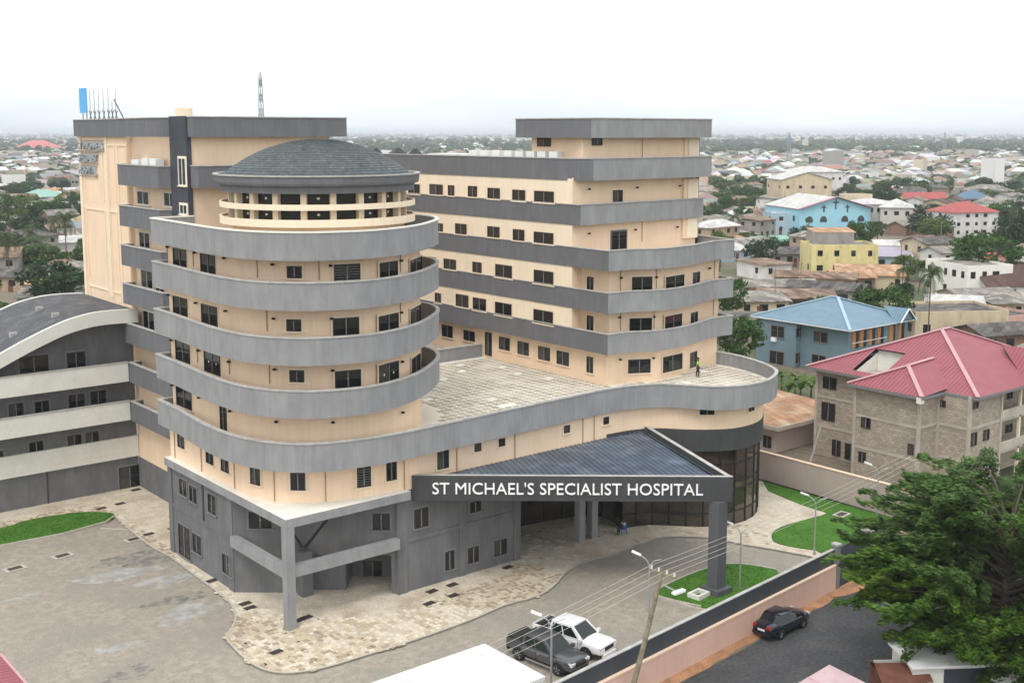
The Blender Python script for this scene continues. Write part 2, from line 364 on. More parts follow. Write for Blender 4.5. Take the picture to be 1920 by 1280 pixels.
wins(HO, [dp(5.1,.6), dp(7.7,.6)], [(622,1062,652,1082,'g')])
wins(HO, [dp(7.7,3.2), dp(11,3.2)], [(680,1048,718,1085,'d')], name='door')
# beams, corner column, wedge slab
m = MB(); m.box(-.31,.31,-.31,.31,0,6.95,GY); part(m, 'corner_column')
m = MB(); m.box(-.27,.27,.31,7.9,3.5,4.25,GY); part(m, 'beam'); m = MB(); m.box(.31,8.55,-.1,.44,3.5,4.25,GY); part(m, 'beam')
m = MB(); wd = [(-.33,18.72),(-.33,-.33),(9.35,-.33),(9.35,.15),(9.2,.3),(7,.5),(3.4,1.5),(.5,4.5),(.25,8),(.25,18.72)]
m.prism(wd, 6.96, 7.56, GY, M['white']); part(m, 'wedge_slab', 'white topped triangular slab at the front corner')
# lower cream wall
m = MB(); m.strip(LWALL[:len(LW1)+1], 7.5, 10.2, BG); m.strip([LWALL[len(LW1)], LW2[0]], 7.5, 10.2, BG); m.strip(LW2, 8.3, 10.2, BG)
m.strip([(4.6,48),(4.6,36.2)], 10.2, 31.7, BG); m.strip([(4.6,36.6),(4.6,18.7),(.2,18.7)], 2.9, 10.2, BG)
part(m, 'cream_wall')
def plug(parent, pts, z0, z1, m_, w=.07, d=.05):          # thin upright rainwater pipes / joints
    for (px, py, line) in pts:
        hit = onwall(px, py, line)
        if hit:
            o = MB(); nx, ny = math.sin(hit[4]), -math.cos(hit[4]); a, b = hit[1]+nx*d, hit[2]+ny*d
            o.bar((a,b,z0),(a,b,z1), w, m_, n=6); part(o, 'rain_pipe', parent=parent)
M['pipe'] = mat('rain_pipe', (.33,.22,.14), .7, .05)
plug(HO, [(x, 850, LWALL) for x in (329,378,439,513,609,757,856,965,1092,1113)], 7.6, 10.1, M['pipe'], .06)
wins(HO, [(0,18.7),(0,7.9)], [(338,898,351,928,'g'),(357,909,369.6,941,'g'),(391.5,928.5,405.5,962,'g'),(363.5,1004,377.5,1036,'g'),(419,1040,435,1076,'g',1)], out=.02)
wins(HO, [(0,18.7),(0,7.9)], [(337,987,357,1043,'d')], name='door', out=.02)
wins(HO, [(4.6,36.6),(4.6,18.7)], [(319,906,327,934,'g')])
wins(HO, [(8.8,.3),(19.6,.3)], [(775.6,953,803,988,'g'),(880,940,902,959,'g'),(834,1034,851,1067,'g'),(876.5,1022,897.5,1054,'g'),(927,1009,948.6,1040,'g')])
wins(HO, LWALL, [(334,810,346.4,839),(387,838,401,869),(415,852,430,884),(470,872,488.6,908),(545.5,884.5,572,918.5),(670,876,694,912,'l'),(723,864.5,744,900),(820,844,840,878),
  (888.5,830,902,845.6),(934,822,946.5,836),(1056.5,796.7,1068,811),(1130.5,781.5,1141,795),(1311,763,1340,777),(1403,760,1413,770)])
# --- terrace deck, wavy band
m = MB(); wallband(m, WAVY, 10.15, 12.0, .2, GY, 1, M['cap'], .05, .1); part(m, 'curved_parapet', 'long wavy grey parapet around the paved roof terrace')
m = MB(); inner = offset(WAVY, .2); deck = inner + [(47.2,22),(2.6,22)]
m.prism(deck, 10.16, 10.9, M['soffit'], M['grout']); DECK = part(m, 'terrace_deck')
# terrace tiles
tm = MB(); tm.box(-.28,.28,-.28,.28,0,.035,M['tile']); tm = tm.mesh('terrace_tile')
def inpoly(x, y, P):
    c = False; n = len(P); j = n-1
    for i in range(n):
        if (P[i][1] > y) != (P[j][1] > y) and x < (P[j][0]-P[i][0])*(y-P[i][1])/(P[j][1]-P[i][1])+P[i][0]: c = not c
        j = i
    return c
shr = offset(WAVY, .65) + [(46.9,22),(2.6,22)]
LOBE = [(32.9,30),(32.9,4.7),(34.8,4.6),(37.2,3.5),(40.4,3.7),(43.3,4.6),(45.4,5.2),(47.1,5.0),(47.3,30)]
tiles = []
for i in range(60):
    for j in range(45):
        a, b = 12.5+i*.8, -6+j*.8
        if not inpoly(a, b, shr) or inpoly(a, b, offset(LOBE, -.35)+[(47,30)]) or inpoly(a, b, offset(TW, -.4)) or b > 21: continue
        if inpoly(a,b,TB) and b > 3: continue
        if random.random() < .02: continue
        tiles.append((math.hypot(a-CAM[0], b-CAM[1]), a, b))
tiles.sort(); stuff = MB(); rt = random.Random(3)
for k, (_, a, b) in enumerate(tiles):
    g = rt.uniform(-.02, .02)
    if k < 300: link('terrace_tile', tm, DECK, (a+g, b-g, 10.9), rt.uniform(-.02,.02))
    else: stuff.box(a-.28+g, a+.28+g, b-.28, b+.28, 10.9, 10.935, M['tile'])
o = stuff.build('terrace_tiling', DECK); tag(o, kind='stuff')
m = MB(); wallband(m, [(15,21.6),(32.6,21.6)], 10.9, 12.1, .2, GY, 1, M['cap']); part(m, 'rear_parapet')
m = MB(); m.box(15, 32.6, 22.2, 34, 9.5, 10.2, M['slate']); m.strip([(15,34),(32.6,34)], 9, 13.6, GD); part(m, 'rear_roof')
# --- round tower
m = MB(); m.strip(TW, 10.2, 25.0, BG); part(m, 'tower_wall')
for (z0, z1) in ((13.8,15.55),(17.25,19.0),(20.8,22.55),(24.0,25.75)):
    m = MB(); wallband(m, TB, z0, z1, .18, GY, 1, M['cap'] if z1 < 25 else M['white'], .05, .1); part(m, 'curved_balcony_band')
    m = MB(); P = offset(TB, .17); m.prism(P, z0+.02, z0+.3 if z1 < 25 else 24.85, M['soffit'], M['tile']); part(m, 'balcony_floor')
wins(HO, TW, [(326,467,350.5,502),(377,478,404.7,514),(539.5,497.5,565,521.5),(627,496,674,529,'l'),(711,490,745,523.6),(771,482,787.3,515.8),
  (326,557,352,592),(379,570,408,609),(538.8,597.5,563.8,621),(625,595,672,629),(710,587,746,622),(770,575,786.8,611.8),
  (330.6,640,356.7,678,'b',1),(384.5,659,413.4,700.6,'b',2),(544.5,693.5,569.5,716),(628,691,676.5,727,'b',1),(710,682,747,718,'b',2),(771,665,787,703),
  (332,726,360,764)])
wins(HO, TW, [(414,761,425,806,'n',1)], name='door')
for pts, z0, z1 in ((((315,480),(363,480),(483,500),(598,500),(750,500),(789,500)),22.6,23.95),(((315,560),(501,600),(750,590),(789,590)),19.1,20.75),(((320,660),(371,660),(431,690),(506,700),(789,680)),15.6,17.2)):
    plug(HO, [(x, y, TW) for x, y in pts], z0, z1, M['pipe'], .06)
sp = MB(); sp.lathe([(.02,0),(.13,.02),(.13,.12),(.05,.16)], 0, 0, M['black'], 8); sp = sp.mesh('spotlight')
def spots(line, pts):
    for px, py in pts:
        h = onwall(px, py, line)
        if h: link('spotlight', sp, HO, (h[1]+math.sin(h[4])*.16, h[2]-math.cos(h[4])*.16, h[3]-.1))
spots(TW, [(317,462),(368,473),(423,483),(513,495),(619,497),(749,488),(791,474),(319,552),(370,567),(426,582),(515,596),(621,596),(749,585),(324,637),(375,656),(432,677),(517,691),(623,693),(751,677),(326,721),(376,744),(434,769),(520,789),(624,790),(752,772)])
# --- lantern drum and dome
DC = (8.3, 9.6); va = math.degrees(math.atan2(CAM[1]-DC[1], CAM[0]-DC[0]))
m = MB(); m.sm = False
m.lathe([(6.2,24.7),(6.2,25.9)], *DC, BG, 80); part(m, 'drum_wall')
for z0, z1 in ((25.72,26.24),(26.87,27.26)):
    m = MB(); m.lathe([(6.2,z0),(7.0,z0),(7.0,z1),(6.85,z1),(6.85,z1-.2),(6.2,z1-.2)], *DC, M['cream'], 96); part(m, 'ring_balcony')
m = MB(); m.lathe([(5.95,25.9),(5.95,28.1)], *DC, M['glass'], 80); part(m, 'lantern_glazing')
pm = MB(); pm.box(-.2,.2,-.18,.25,0,.8,M['trimb']); pm = pm.mesh('lantern_pillar')
sm_ = MB(); sm_.box(-.09,.09,0,.01,-.07,.07,M['sticker']); sm_ = sm_.mesh('sticker')
for z in (26.1, 27.2):
    for k in range(20):
        t = R(va + 9 + 18*k); link('lantern_pillar', pm, HO, (DC[0]+6.2*math.cos(t), DC[1]+6.2*math.sin(t), z-.0), t+math.pi/2)
        if k % 3 != 1:
            t2 = R(va+18*k); link('sticker', sm_, HO, (DC[0]+5.98*math.cos(t2), DC[1]+5.98*math.sin(t2), z+.42), t2+math.pi/2)
m = MB(); m.lathe([(5.9,27.98),(6.95,27.98),(7.0,28.5),(7.25,28.5),(7.32,28.66),(7.35,29.1),(7.15,29.1),(7.15,28.75),(6.4,28.75)], *DC, GD, 96)
m.lathe([(7.42,29.103),(7.42,29.2),(7.1,29.2),(7.1,29.103),(7.42,29.103)], *DC, M['cap'], 96); part(m, 'dome_cornice')
m = MB(); RS = 10.3; zc = 31.62-RS; n = 30; prof = []
for k in range(n+1):
    r0 = 6.75*(1-k/n); z = zc+math.sqrt(RS*RS-r0*r0)
    if k: prof.append((r0+.0, z-.045))
    prof.append((max(r0,.01), z))
m.lathe(prof, *DC, M['shingle'], 96)
m.lathe([(6.9,28.7),(6.9,28.98),(6.75,zc+math.sqrt(RS*RS-6.75**2))], *DC, GD, 96)
part(m, 'dome')
# --- tall rear block (left)
m = MB(); m.strip([(5.0,36.2),(5.0,26.3)], 10, 31.7, BG); m.strip([(4.6,36.2),(5.0,36.2)], 10, 31.7, BG)
m.strip([(4.7,26.3),(4.7,23.3),(17.4,23.3),(17.4,30)], 11, 31.7, BG); m.strip([(17.4,30),(17.4,48),(4.6,48)], 11, 31.7, BG)
m.box(5.4,17.4,23.4,48,31.5,32.2,M['soffit']); part(m, 'rear_block_wall')
m = MB(); wallband(m, [(17.9,48.4),(4.25,48.4),(4.25,35.6),(3.45,35.4),(3.45,26.9),(4.4,26.3)], 31.7, 33.2, .25, GD, 1, M['cap']); part(m, 'roof_parapet')
m = MB(); wallband(m, [(4.45,23.3),(4.6,22.4),(18.6,22.4),(18.6,48)], 31.7, 33.25, .25, GD, 1, M['cap']); m.box(4.8,18.4,22.6,24,31.7,31.8,M['soffit']); part(m, 'roof_parapet')
m = MB(); m.box(4.32,4.75,23.15,26.35,9,33.35,M['slate']); part(m, 'stair_tower', 'tall dark slate stair shaft with white framed windows')
wins(HO, [(4.32,26.35),(4.32,23.15)], [(336,297,349,348,'w',1),(338,385.5,352,402,'w')])
# relief panels on the sign wall
m = MB()
for b0, b1 in ((36.3,38.4),(39.0,40.7),(42.0,46.9)):
    for z0, z1 in ((25.8,31.0),(18.5,25.0),(11.2,17.6)):
        for q in ((b0,b0+.12,z0,z1),(b1-.12,b1,z0,z1),(b0+.12,b1-.12,z1-.12,z1)):
            m.box(4.52,4.6,q[0],q[1],q[2],q[3],M['trimb'])
m.box(4.45,4.6,47.4,48,3,31.7,M['cream']); m.box(4.5,4.6,40.8,41.6,17,31.7,M['trimb'])
part(m, 'wall_relief')
m = MB(); wallband(m, [(4.55,23.0),(4.75,22.1),(17.6,22.1)], 27.7, 29.4, .2, GD, 1, M['cap']); m.box(4.9,17.6,22.25,23.3,27.72,27.9,M['soffit']); part(m, 'balcony_band')
for z1 in (29.3,25.75,22.3,18.9,15.4,11.9,8.4):
    m = MB(); bt = 35.7 if z1 > 12 else 35.0; hh = 1.75
    wallband(m, [(4.6,bt),(3.5,bt),(3.5,26.9),(4.6,26.4)] if z1 > 17 else [(4.6,bt),(3.5,bt),(3.5,20)], z1-hh, z1, .18, GD, 1, M['cap']); part(m, 'balcony_band')
    m = MB(); m.box(3.65,5.0 if z1 > 10 else 4.6,27.1,bt-.1,z1-hh+.02,z1-hh+.25,M['soffit']); part(m, 'balcony_floor')
wins(HO, [(5.0,36.2),(5.0,26.3)], [(258,356,280,384,'w'),(308,362,331,388,'w'),(262,434,282,465,'w'),(266,508,287,540,'w'),(269,584,291,621,'w'),(292,538,310,548,'w')])
# --- right wing
RA = 31.9
m = MB()
for z0, z1 in ((15.45,17.2),(18.9,20.75),(22.4,24.3),(26.0,28.1)): m.strip([(RA+.06,45),(RA+.06,8.2)], z0-.1, z1+.1, M['cream'])
part(m, 'courtyard_wall')
m = MB(); m.strip([(32.7,45),(32.7,8.2)], 10.9, 13.8, BG)
m.strip([(RA+.06,8.2),(33.0,8.2),(33.0,4.7)], 13.7, 20.8, BG); m.strip([(32.7,8.2),(32.7,4.65),(33,4.7)], 10.9, 13.8, BG)
LF = smooth([(33.0,4.7),(34.8,4.6),(37.2,3.5),(40.4,3.7),(43.3,4.6),(45.4,5.2)], 4)+[(47.1,5.0),(47.6,8.4)]
m.strip(LF+[(47.6,20)], 10.9, 20.8, BG); m.strip([(RA+.06,8.3),(47.5,8.3),(47.5,20)], 20.8, 28.3, BG)
m.strip([(33.1,14.9),(33.1,8.2),(47.4,8.2),(47.4,14.9),(33.1,14.9)], 28.5, 31.7, BG)
part(m, 'wing_wall')
for z in (22.4,26.0,29.85):
    m = MB(); m.box(45.6,46.1,8.08,8.3,z,z+1.85,BG); m.box(46.1,47.5,8.0,8.3,z,z+1.85,M['cream']); part(m, 'pilaster')
m = MB(); m.bar((47.75,8.6,21),(47.75,8.6,31.6),.45,M['black']); part(m, 'dark_strip')  # black upright strip along the right edge of the wing
FR = smooth([(34.4,3.45),(36.9,2.4),(40.5,2.6),(43.7,3.6),(45.5,4.1)], 4)
for z0, z1 in ((13.75,15.45),(17.2,18.9),(20.75,22.4)):
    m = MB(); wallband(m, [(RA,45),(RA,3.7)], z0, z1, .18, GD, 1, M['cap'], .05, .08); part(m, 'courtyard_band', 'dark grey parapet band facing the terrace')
    m = MB(); wallband(m, [(RA+.01,3.7)]+FR+[(47.9,3.9),(49.2,10)], z0-.01, z1+.01, .18, GY, 1, M['cap'], .05, .08); part(m, 'curved_balcony_band')
    m = MB(); P = [(RA+.1,8.5),(RA+.1,3.85)]+offset(FR,.12)+[(47.75,4.1),(49,10)]; m.prism(P, z0+.02, z0+.3, M['soffit'], M['tile']); part(m, 'balcony_floor')
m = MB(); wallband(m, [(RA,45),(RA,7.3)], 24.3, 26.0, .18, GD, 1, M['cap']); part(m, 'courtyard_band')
m = MB(); wallband(m, [(RA+.01,7.3),(48,7.8),(48.4,20)], 24.29, 26.01, .18, GY, 1, M['cap']); m.prism([(RA+.1,8.4),(RA+.1,7.5),(47.9,7.9),(47.9,20),(34,20)],24.35,24.6,M['soffit']); part(m, 'balcony_band')
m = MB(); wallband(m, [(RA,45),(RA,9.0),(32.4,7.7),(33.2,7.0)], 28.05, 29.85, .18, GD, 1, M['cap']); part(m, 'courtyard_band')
m = MB(); wallband(m, [(33.21,7.0),(48,6.9),(48,20)], 28.04, 29.86, .18, GY, 1, M['cap']); m.prism([(RA+.2,45),(RA+.2,9.2),(32.6,7.95),(33.35,7.2),(47.8,7.1),(47.8,45)],28.2,28.6,M['soffit']); part(m, 'roof_band')
m = MB(); wallband(m, [(47.9,15.7),(31.9,15.7),(31.9,9.6),(33.0,7.1)], 31.62, 33.2, .22, GD, 1, M['cap']); part(m, 'penthouse_parapet')
m = MB(); wallband(m, [(33.01,7.1),(47.9,6.9),(47.9,15.7)], 31.61, 33.21, .22, GY, 1, M['cap']); m.prism([(32.1,15.5),(32.1,9.8),(33.1,7.3),(47.7,7.1),(47.7,15.5)],31.7,32,M['soffit']); part(m, 'penthouse_parapet')
CW = [(RA+.06,45),(RA+.06,8.2)]
wins(HO, CW, [(806,346,831,365),(840.5,347,853,367),(878,349,895.5,369),(914.5,351.5,938.5,373),(962,355,985,377),(1003,357,1038.5,380),(766,345,788,364),
 (820,417,831,434),(854,419,876,439),(914,425,938,445),(962,430,984.5,451),(1002,435,1038,457),
 (804,481,818,497),(833,485,855.5,505),(887,492,903.5,511),(929,498,961,521),(1002,509,1038,533),
 (816,549,828,568),(855.5,553,879,575.5),(888,560,911.5,582.5),(928.5,567,960.5,592),(1001.5,581,1037,607)])
wins(HO, [(32.7,45),(32.7,4.65)], [(829,611,850,632),(870,618,891,639),(936,632,957,656),(971,641,992.5,665),(1009.5,649.5,1032.5,675),(1044,657.5,1068,684),(1100,670,1113.5,698.5)])
wins(HO, [(32.7,45),(32.7,4.65)], [(910,625,922.5,666,'n')], name='door')
wins(HO, [(33.0,8.2),(33.0,4.7)], [(1101,518.5,1114,545),(1101,593,1113.5,622)])
wins(HO, LF, [(1184,520,1223.5,545),(1248.5,517,1281.5,542.5),(1298,511,1311.5,539),(1181,595,1221,622),(1245.5,590,1278.5,620),(1294.5,583,1307,614),(1177,672,1220,699),(1243,667,1278,695),(1293,658,1306,688)])
wins(HO, [(RA+.06,8.3),(47.5,8.3)], [(1149,357,1166,382)]); wins(HO, [(RA+.06,8.3),(47.5,8.3)], [(1147,433.5,1173,467.5,'d')], name='door')
wins(HO, [(33.1,22),(33.1,8.2)], [(1008,259,1033,275,'n')]); wins(HO, [(33.1,8.2),(47,8.2)], [(1110,259,1128,273,'n')])
spots(LF, [(1163,520),(1229,519),(1329,502),(1160,594),(1225,593),(1161,673),(1224,670)])
spots([(RA+.06,8.3),(47.5,8.3)], [(1103,354),(1193,351),(1273,348),(1103,437),(1190,430),(1268,425)])
plug(HO, [(x, y, LF) for x, y in ((1163,540),(1230,540),(1339,520))], 18.9, 20.7, M['pipe'], .06)
plug(HO, [(x, y, LF) for x, y in ((1163,610),(1226,610),(1337,590))], 15.5, 17.1, M['pipe'], .06)
plug(HO, [(1203,460,[(RA,8.3),(47,8.3)])], 22.4, 24.2, M['pipe'], .06); plug(HO, [(1204,275,[(33,8.2),(47,8.2)])], 29.9, 31.5, M['pipe'], .06)
# --- drum entrance with glass tinted brown for its reflections
DR = LW2; m = MB(); wallband(m, offset(DR, -.06), 6.5, 8.3, .15, M['grbd'], 1); part(m, 'dark_drum_band')
glz = offset(DR[3:], .25)
def resample(line, step):
    out = [Vector(line[0])]; acc = 0
    L = [0]; 
    for p, q in zip(line[:-1], line[1:]): L.append(L[-1]+math.hypot(q[0]-p[0], q[1]-p[1]))
    n = max(1, round(L[-1]/step)); res = []
    for k in range(n+1):
        d = L[-1]*k/n; i = max(j for j in range(len(L)) if L[j] <= d+1e-9); i = min(i, len(line)-2)
        t = (d-L[i])/(L[i+1]-L[i]); res.append((line[i][0]+(line[i+1][0]-line[i][0])*t, line[i][1]+(line[i+1][1]-line[i][1])*t))
    return res
def curtain(line, levels, step, nm='curtain_wall'):
    pts = resample(line, step); fr = MB()
    for (x, y) in pts: fr.box(x-.06, x+.06, y-.06, y+.06, levels[0], levels[-1], M['black'])
    for z in levels:
        for p, q in zip(pts[:-1], pts[1:]): fr.bar((*p,z),(*q,z), .1, M['black'], h=.22 if z in (levels[0], levels[-1]) else .12)
    fo = part(fr, nm)
    for p, q in zip(pts[:-1], pts[1:]):
        for z0, z1 in zip(levels[:-1], levels[1:]):
            g = MB(); g.face([(*p,z0+.06),(*q,z0+.06),(*q,z1-.06),(*p,z1-.06)], M['glasst'] if random.random() < .16 else M['glassb']); g.build('pane', fo)
curtain(glz, [0,1.2,3.1,3.7,5.3,6.6], 1.35)
curtain([(19.62,6.9),(29.9,5.0),(31.6,3.0),glz[0]], [0,3.1,6.6], 1.7, 'lobby_glazing')
m = MB()                                     # lobby interior seen through the glass: floor, blinds, rear wall
m.strip([(20,13),(46,13)], 0, 8, M['soffit']); m.prism([(19.7,7),(30,5.3),(36,-3.5),(41,-4),(45,1),(45.5,13),(20,13)], .03, .06, M['tile']); part(m, 'lobby_interior')
m = MB(); m.prism([(19.7,.35)]+[(28.5,.3)]+offset(DR,.1)+[(46,9),(19.7,9)], 6.62, 6.9, M['soffit']); part(m, 'lobby_ceiling')
for p in ((25.75,.25),(27.2,.35)):
    m = MB(); m.box(p[0]-.3,p[0]+.3,p[1]-.3,p[1]+.3,0,6.62,GY); part(m, 'entrance_column')
M['colg'] = mat('column_grey', (.10,.104,.115), .75, .08, .8, streak=True)
# --- triangular canopy with sign
c0, c1, c2 = Vector((9.75,.1)), Vector((26.7,-14.25)), Vector((32.6,-.3))
m = MB(); e = (c1-c0).normalized(); nn = Vector((e.y,-e.x))
def cb(p, q, w, z0, z1, mm, mt=None):
    d = (q-p).normalized(); k = Vector((-d.y, d.x))*w; P = [(p.x,p.y),(q.x,q.y),(q.x+k.x,q.y+k.y),(p.x+k.x,p.y+k.y)]; m.prism(P, z0, z1, mm, mt)
cb(c0, c1, .35, 6.72, 8.5, M['grbd'], M['cap']); part(m, 'sign_beam', 'dark charcoal beam carrying the white hospital name')
m = MB(); cb(c1+(c2-c1).normalized()*.36, c2, .35, 6.9, 8.5, M['grbd'], M['cap']); part(m, 'canopy_beam')
m = MB(); T = [Vector((10.4,.15)), c1+(c0-c1).normalized()*1.0+Vector((.3,.45)), Vector((32.2,-.1))]
m.prism([(10.2,.12),(26.3,-13.4),(31.9,-.35),(28.6,.12)], 7.75, 8.05, M['metalroof']); CR = part(m, 'canopy_roof')
# standing ribs run parallel to the right-hand beam
dr = (c2-c1).normalized(); sd_ = Vector((-dr.y, dr.x)); rib = MB(); k = .45
while k < 17:
    P0 = c1 + sd_*k; 
    # clip between beam line and wall line b=.12
    den = e.x*dr.y-e.y*dr.x; wv = c0-P0; t0 = (e.x*wv.y-e.y*wv.x)/( -den) if abs(den) > 1e-6 else 0
    # param along dr where it meets beam line
    t0 = ((c0.x-P0.x)*(-e.y)+(c0.y-P0.y)*e.x)/(dr.x*(-e.y)+dr.y*e.x); t1 = (.12-P0.y)/dr.y
    t0 += .45
    if t1 > t0+.3:
        p, q = P0+dr*t0, P0+dr*t1; rib.bar((p.x,p.y,8.07),(q.x,q.y,8.07), .08, M['metalroof'], h=.05)
    k += .42
o = rib.build('roof_ribs', CR)
m = MB(); m.box(25.65,26.55,-13.95,-13.05,0,6.73,M['colg']); m.box(25.3,26.9,-14.3,-12.7,0,.55,M['colg']); part(m, 'canopy_column', 'tall dark column on a square plinth')
# --- raised letters
def text_mesh(s, mt, ext=.05, bold=.0):
    cu = bpy.data.curves.new('t', 'FONT'); cu.body = s; cu.size = 1; cu.extrude = ext; cu.offset = bold; cu.resolution_u = 3
    ob = bpy.data.objects.new('t', cu); COL.objects.link(ob); dg = bpy.context.evaluated_depsgraph_get(); dg.update()
    me = bpy.data.meshes.new_from_object(ob.evaluated_get(dg)); bpy.data.objects.remove(ob); me.materials.clear(); me.materials.append(mt); return me
def text_row(parent, s, p0, ang, z, length, height, mt, ext=.05, bold=.012):
    xs = [0]; full = text_mesh(s, mt, ext, bold); vx = [v.co.x for v in full.vertices]; L0, L1 = min(vx), max(vx); fx = length/(L1-L0); vy = max(v.co.y for v in full.vertices); fz = height/.70
    for i, ch in enumerate(s):
        if ch == ' ': continue
        pre = text_mesh(s[:i+1], mt, ext, bold); right = max(v.co.x for v in pre.vertices)
        me = text_mesh(ch, mt, ext, bold); cx = [v.co.x for v in me.vertices]; x = right-max(cx)
        o = link('letter', me, parent, (p0[0]+math.cos(ang)*(x-L0)*fx, p0[1]+math.sin(ang)*(x-L0)*fx, z)); o.rotation_euler = (math.pi/2, 0, ang); o.scale = (fx, fz, 1)
ba = math.atan2(e.y, e.x); BL = [(c0.x,c0.y),(c1.x,c1.y)]; h0, h1 = onwall(811,916,BL), onwall(1318,917,BL)
nx, ny = math.sin(ba), -math.cos(ba)
text_row(HO, "ST MICHAEL'S SPECIALIST HOSPITAL", (h0[1]+nx*.06, h0[2]+ny*.06), ba, 7.2, math.hypot(h1[1]-h0[1], h1[2]-h0[2]), .82, M['letter'], .05, .0)
M['steel_letter'] = mat('steel_letter', (.33,.38,.42), .5, .1)
SG = [(4.6,48),(4.6,35.7)]
for s, x0, x1, y0, y1 in (("ST MICHAEL'S",150,198,267,281),("SPECIALIST",151,186,289,303),("HOSPITAL",152,184,312,327)):
    h0, h1 = onwall(x0,y1,SG), onwall(x1,y1,SG)
    text_row(HO, s, (4.45,h0[2]), -math.pi/2, (zat(y1,4.6,h0[2])+zat(y1,4.6,h1[2]))/2, h0[2]-h1[2], abs(zat(y0,4.6,h0[2])-zat(y1,4.6,h0[2])), M['steel_letter'], .08, .0)
    m = MB(); za = zat(y1,4.6,h0[2])-.12; m.box(4.42,4.5,h1[2],h0[2],za,za+.06,M['fgrey']); m.box(4.42,4.5,h1[2],h0[2],za+1.0,za+1.05,M['fgrey']); part(m, 'letter_rail')

# ================================================================= LEFT WING WITH CURVED ROOF
LWG = empty('annex_building', (0,36.6,0), 0, 'grey annex with white bands under a swooping dark curved roof, left of the hospital', 'building')
def lpart(mb, name, label=None): 
    o = mb.build(name, LWG, (0,-36.6,0))
    if label: o['label'] = label
    return o
m = MB(); m.strip([(-30,36.6),(4.55,36.6)], 0, 3.0, M['grb']); m.strip([(-30,36.6),(4.55,36.6)], 4.9, 16.3, M['grbd']); m.box(-30,4.5,36.62,48,0,10,M['grbd']); m.box(-3.62,-3.5,36.52,36.6,0,3.0,M['grbd'])
# replace the wall above by one clipped to the roof curve
m = MB(); m.strip([(-30,36.6),(4.55,36.6)], 0, 12.2, M['grb'])
ZC = [(-30,7.5),(-22,8.6),(-16,10.2),(-12,11.7),(-9.5,12.9),(-7.2,13.95),(-5.9,14.55),(-4.5,15.15),(-3,15.74),(-1.67,16.18),(-.3,16.47),(.9,16.62),(2.5,16.64),(4.5,16.56)]
for (a0,z0),(a1,z1) in zip(ZC[:-1], ZC[1:]):
    if min(z0,z1) > 12.2: m.face([(a0,36.6,12.2),(a1,36.6,12.2),(a1,36.6,z1-.6),(a0,36.6,z0-.6)], M['grb'])
    elif z1 > 12.2: m.face([(a0,36.6,12.2),(a1,36.6,12.2),(a1,36.6,z1-.6)], M['grb'])
m.box(-3.62,-3.52,36.53,36.6,0,3.0,M['grbd']); lpart(m, 'wall')
for z0, z1 in ((10.2,11.9),(6.7,8.4)):
    m = MB(); wallband(m, [(-30,35.2),(3.5,35.2)], z0, z1, .2, M['white'], 1, M['cap'], .05, .08); m.box(-30,4.5,35.4,36.58,z0+.02,z0+.25,M['soffit']); lpart(m, 'balcony_band')
m = MB(); m.box(-30,4.55,36.35,36.6,3.0,4.9,M['white']); m.box(-3.6,4.5,36.33,36.36,3.55,3.6,M['trimb']); lpart(m, 'wall_band')
M['roofd'] = mat('dark_membrane_roof', (.085,.088,.095), .85, .25, .5, col2=(.16,.16,.165), f2=(.9,.5,.8), fine=.3)
m = MB(); m.sm = False
CS = smooth(ZC, 4)
for (a0,z0),(a1,z1) in zip(CS[:-1], CS[1:]):
    m.face([(a0,35.35,z0-.1),(a1,35.35,z1-.1),(a1,48.6,z1),(a0,48.6,z0)], M['roofd'])
    m.face([(a0,35.35,z0-.6),(a0,48.6,z0-.5),(a1,48.6,z1-.5),(a1,35.35,z1-.6)], M['soffit'])
lpart(m, 'curved_roof')
for nm, bb in (('roof_fascia', 35.0), ('rear_fascia', 48.6)):
    m = MB()
    for (a0,z0),(a1,z1) in zip(CS[:-1], CS[1:]):
        w = .35; d = 1.15; P = [(a0,bb,z0-d),(a1,bb,z1-d),(a1,bb+w,z1-d),(a0,bb+w,z0-d),(a0,bb,z0+.06),(a1,bb,z1+.06),(a1,bb+w,z1+.06),(a0,bb+w,z0+.06)]
        m.add(P, [(0,1,5,4),(4,5,6,7),(2,3,7,6),(0,3,2,1)], M['white'])
    lpart(m, nm)
for px, py in ((74,578.5),(104,590.5),(25,627)):
    # little roof vents: solve on the ruled roof
    for i in range(400):
        b = 36+i*.03; hh = onwall(px, py, [(-25,b),(6,b)])
        if not hh: continue
        zr = None
        for (a0,z0),(a1,z1) in zip(CS[:-1], CS[1:]):
            if a0 <= hh[1] <= a1: zr = z0+(z1-z0)*(hh[1]-a0)/(a1-a0)
        if zr is not None and hh[3] <= zr+.05:
            m = MB(); m.box(hh[1]-.3,hh[1]+.3,b-.2,b+.2,zr-.2,zr+.22,M['cap']); lpart(m, 'roof_vent'); break
class _P: pass
_lp = empty('window_group') ; bpy.data.objects.remove(_lp)
LF_ = [(-30,36.6),(4.55,36.6)]; n0 = len(COL.objects)
_keep = set(COL.objects)
wins(LWG, LF_, [(36,667,91,697,'g'),(126,660,159,689,'g'),(15.5,757,45,786,'g'),(64,749.5,93,777,'g'),(128,740,159,768,'g'),(170,734,198,761,'g'),(53.5,828,82.5,857,'g'),(126.5,816,153,844,'g'),(159,810,186.5,838,'g'),(-22,845,6,868,'g'),(-30,767,-3,794,'g')])
wins(LWG, LF_, [(224,873,263,917,'d')], name='door')
for o in [o for o in COL.objects if o not in _keep and o.parent == LWG]: o.location.y -= 36.6
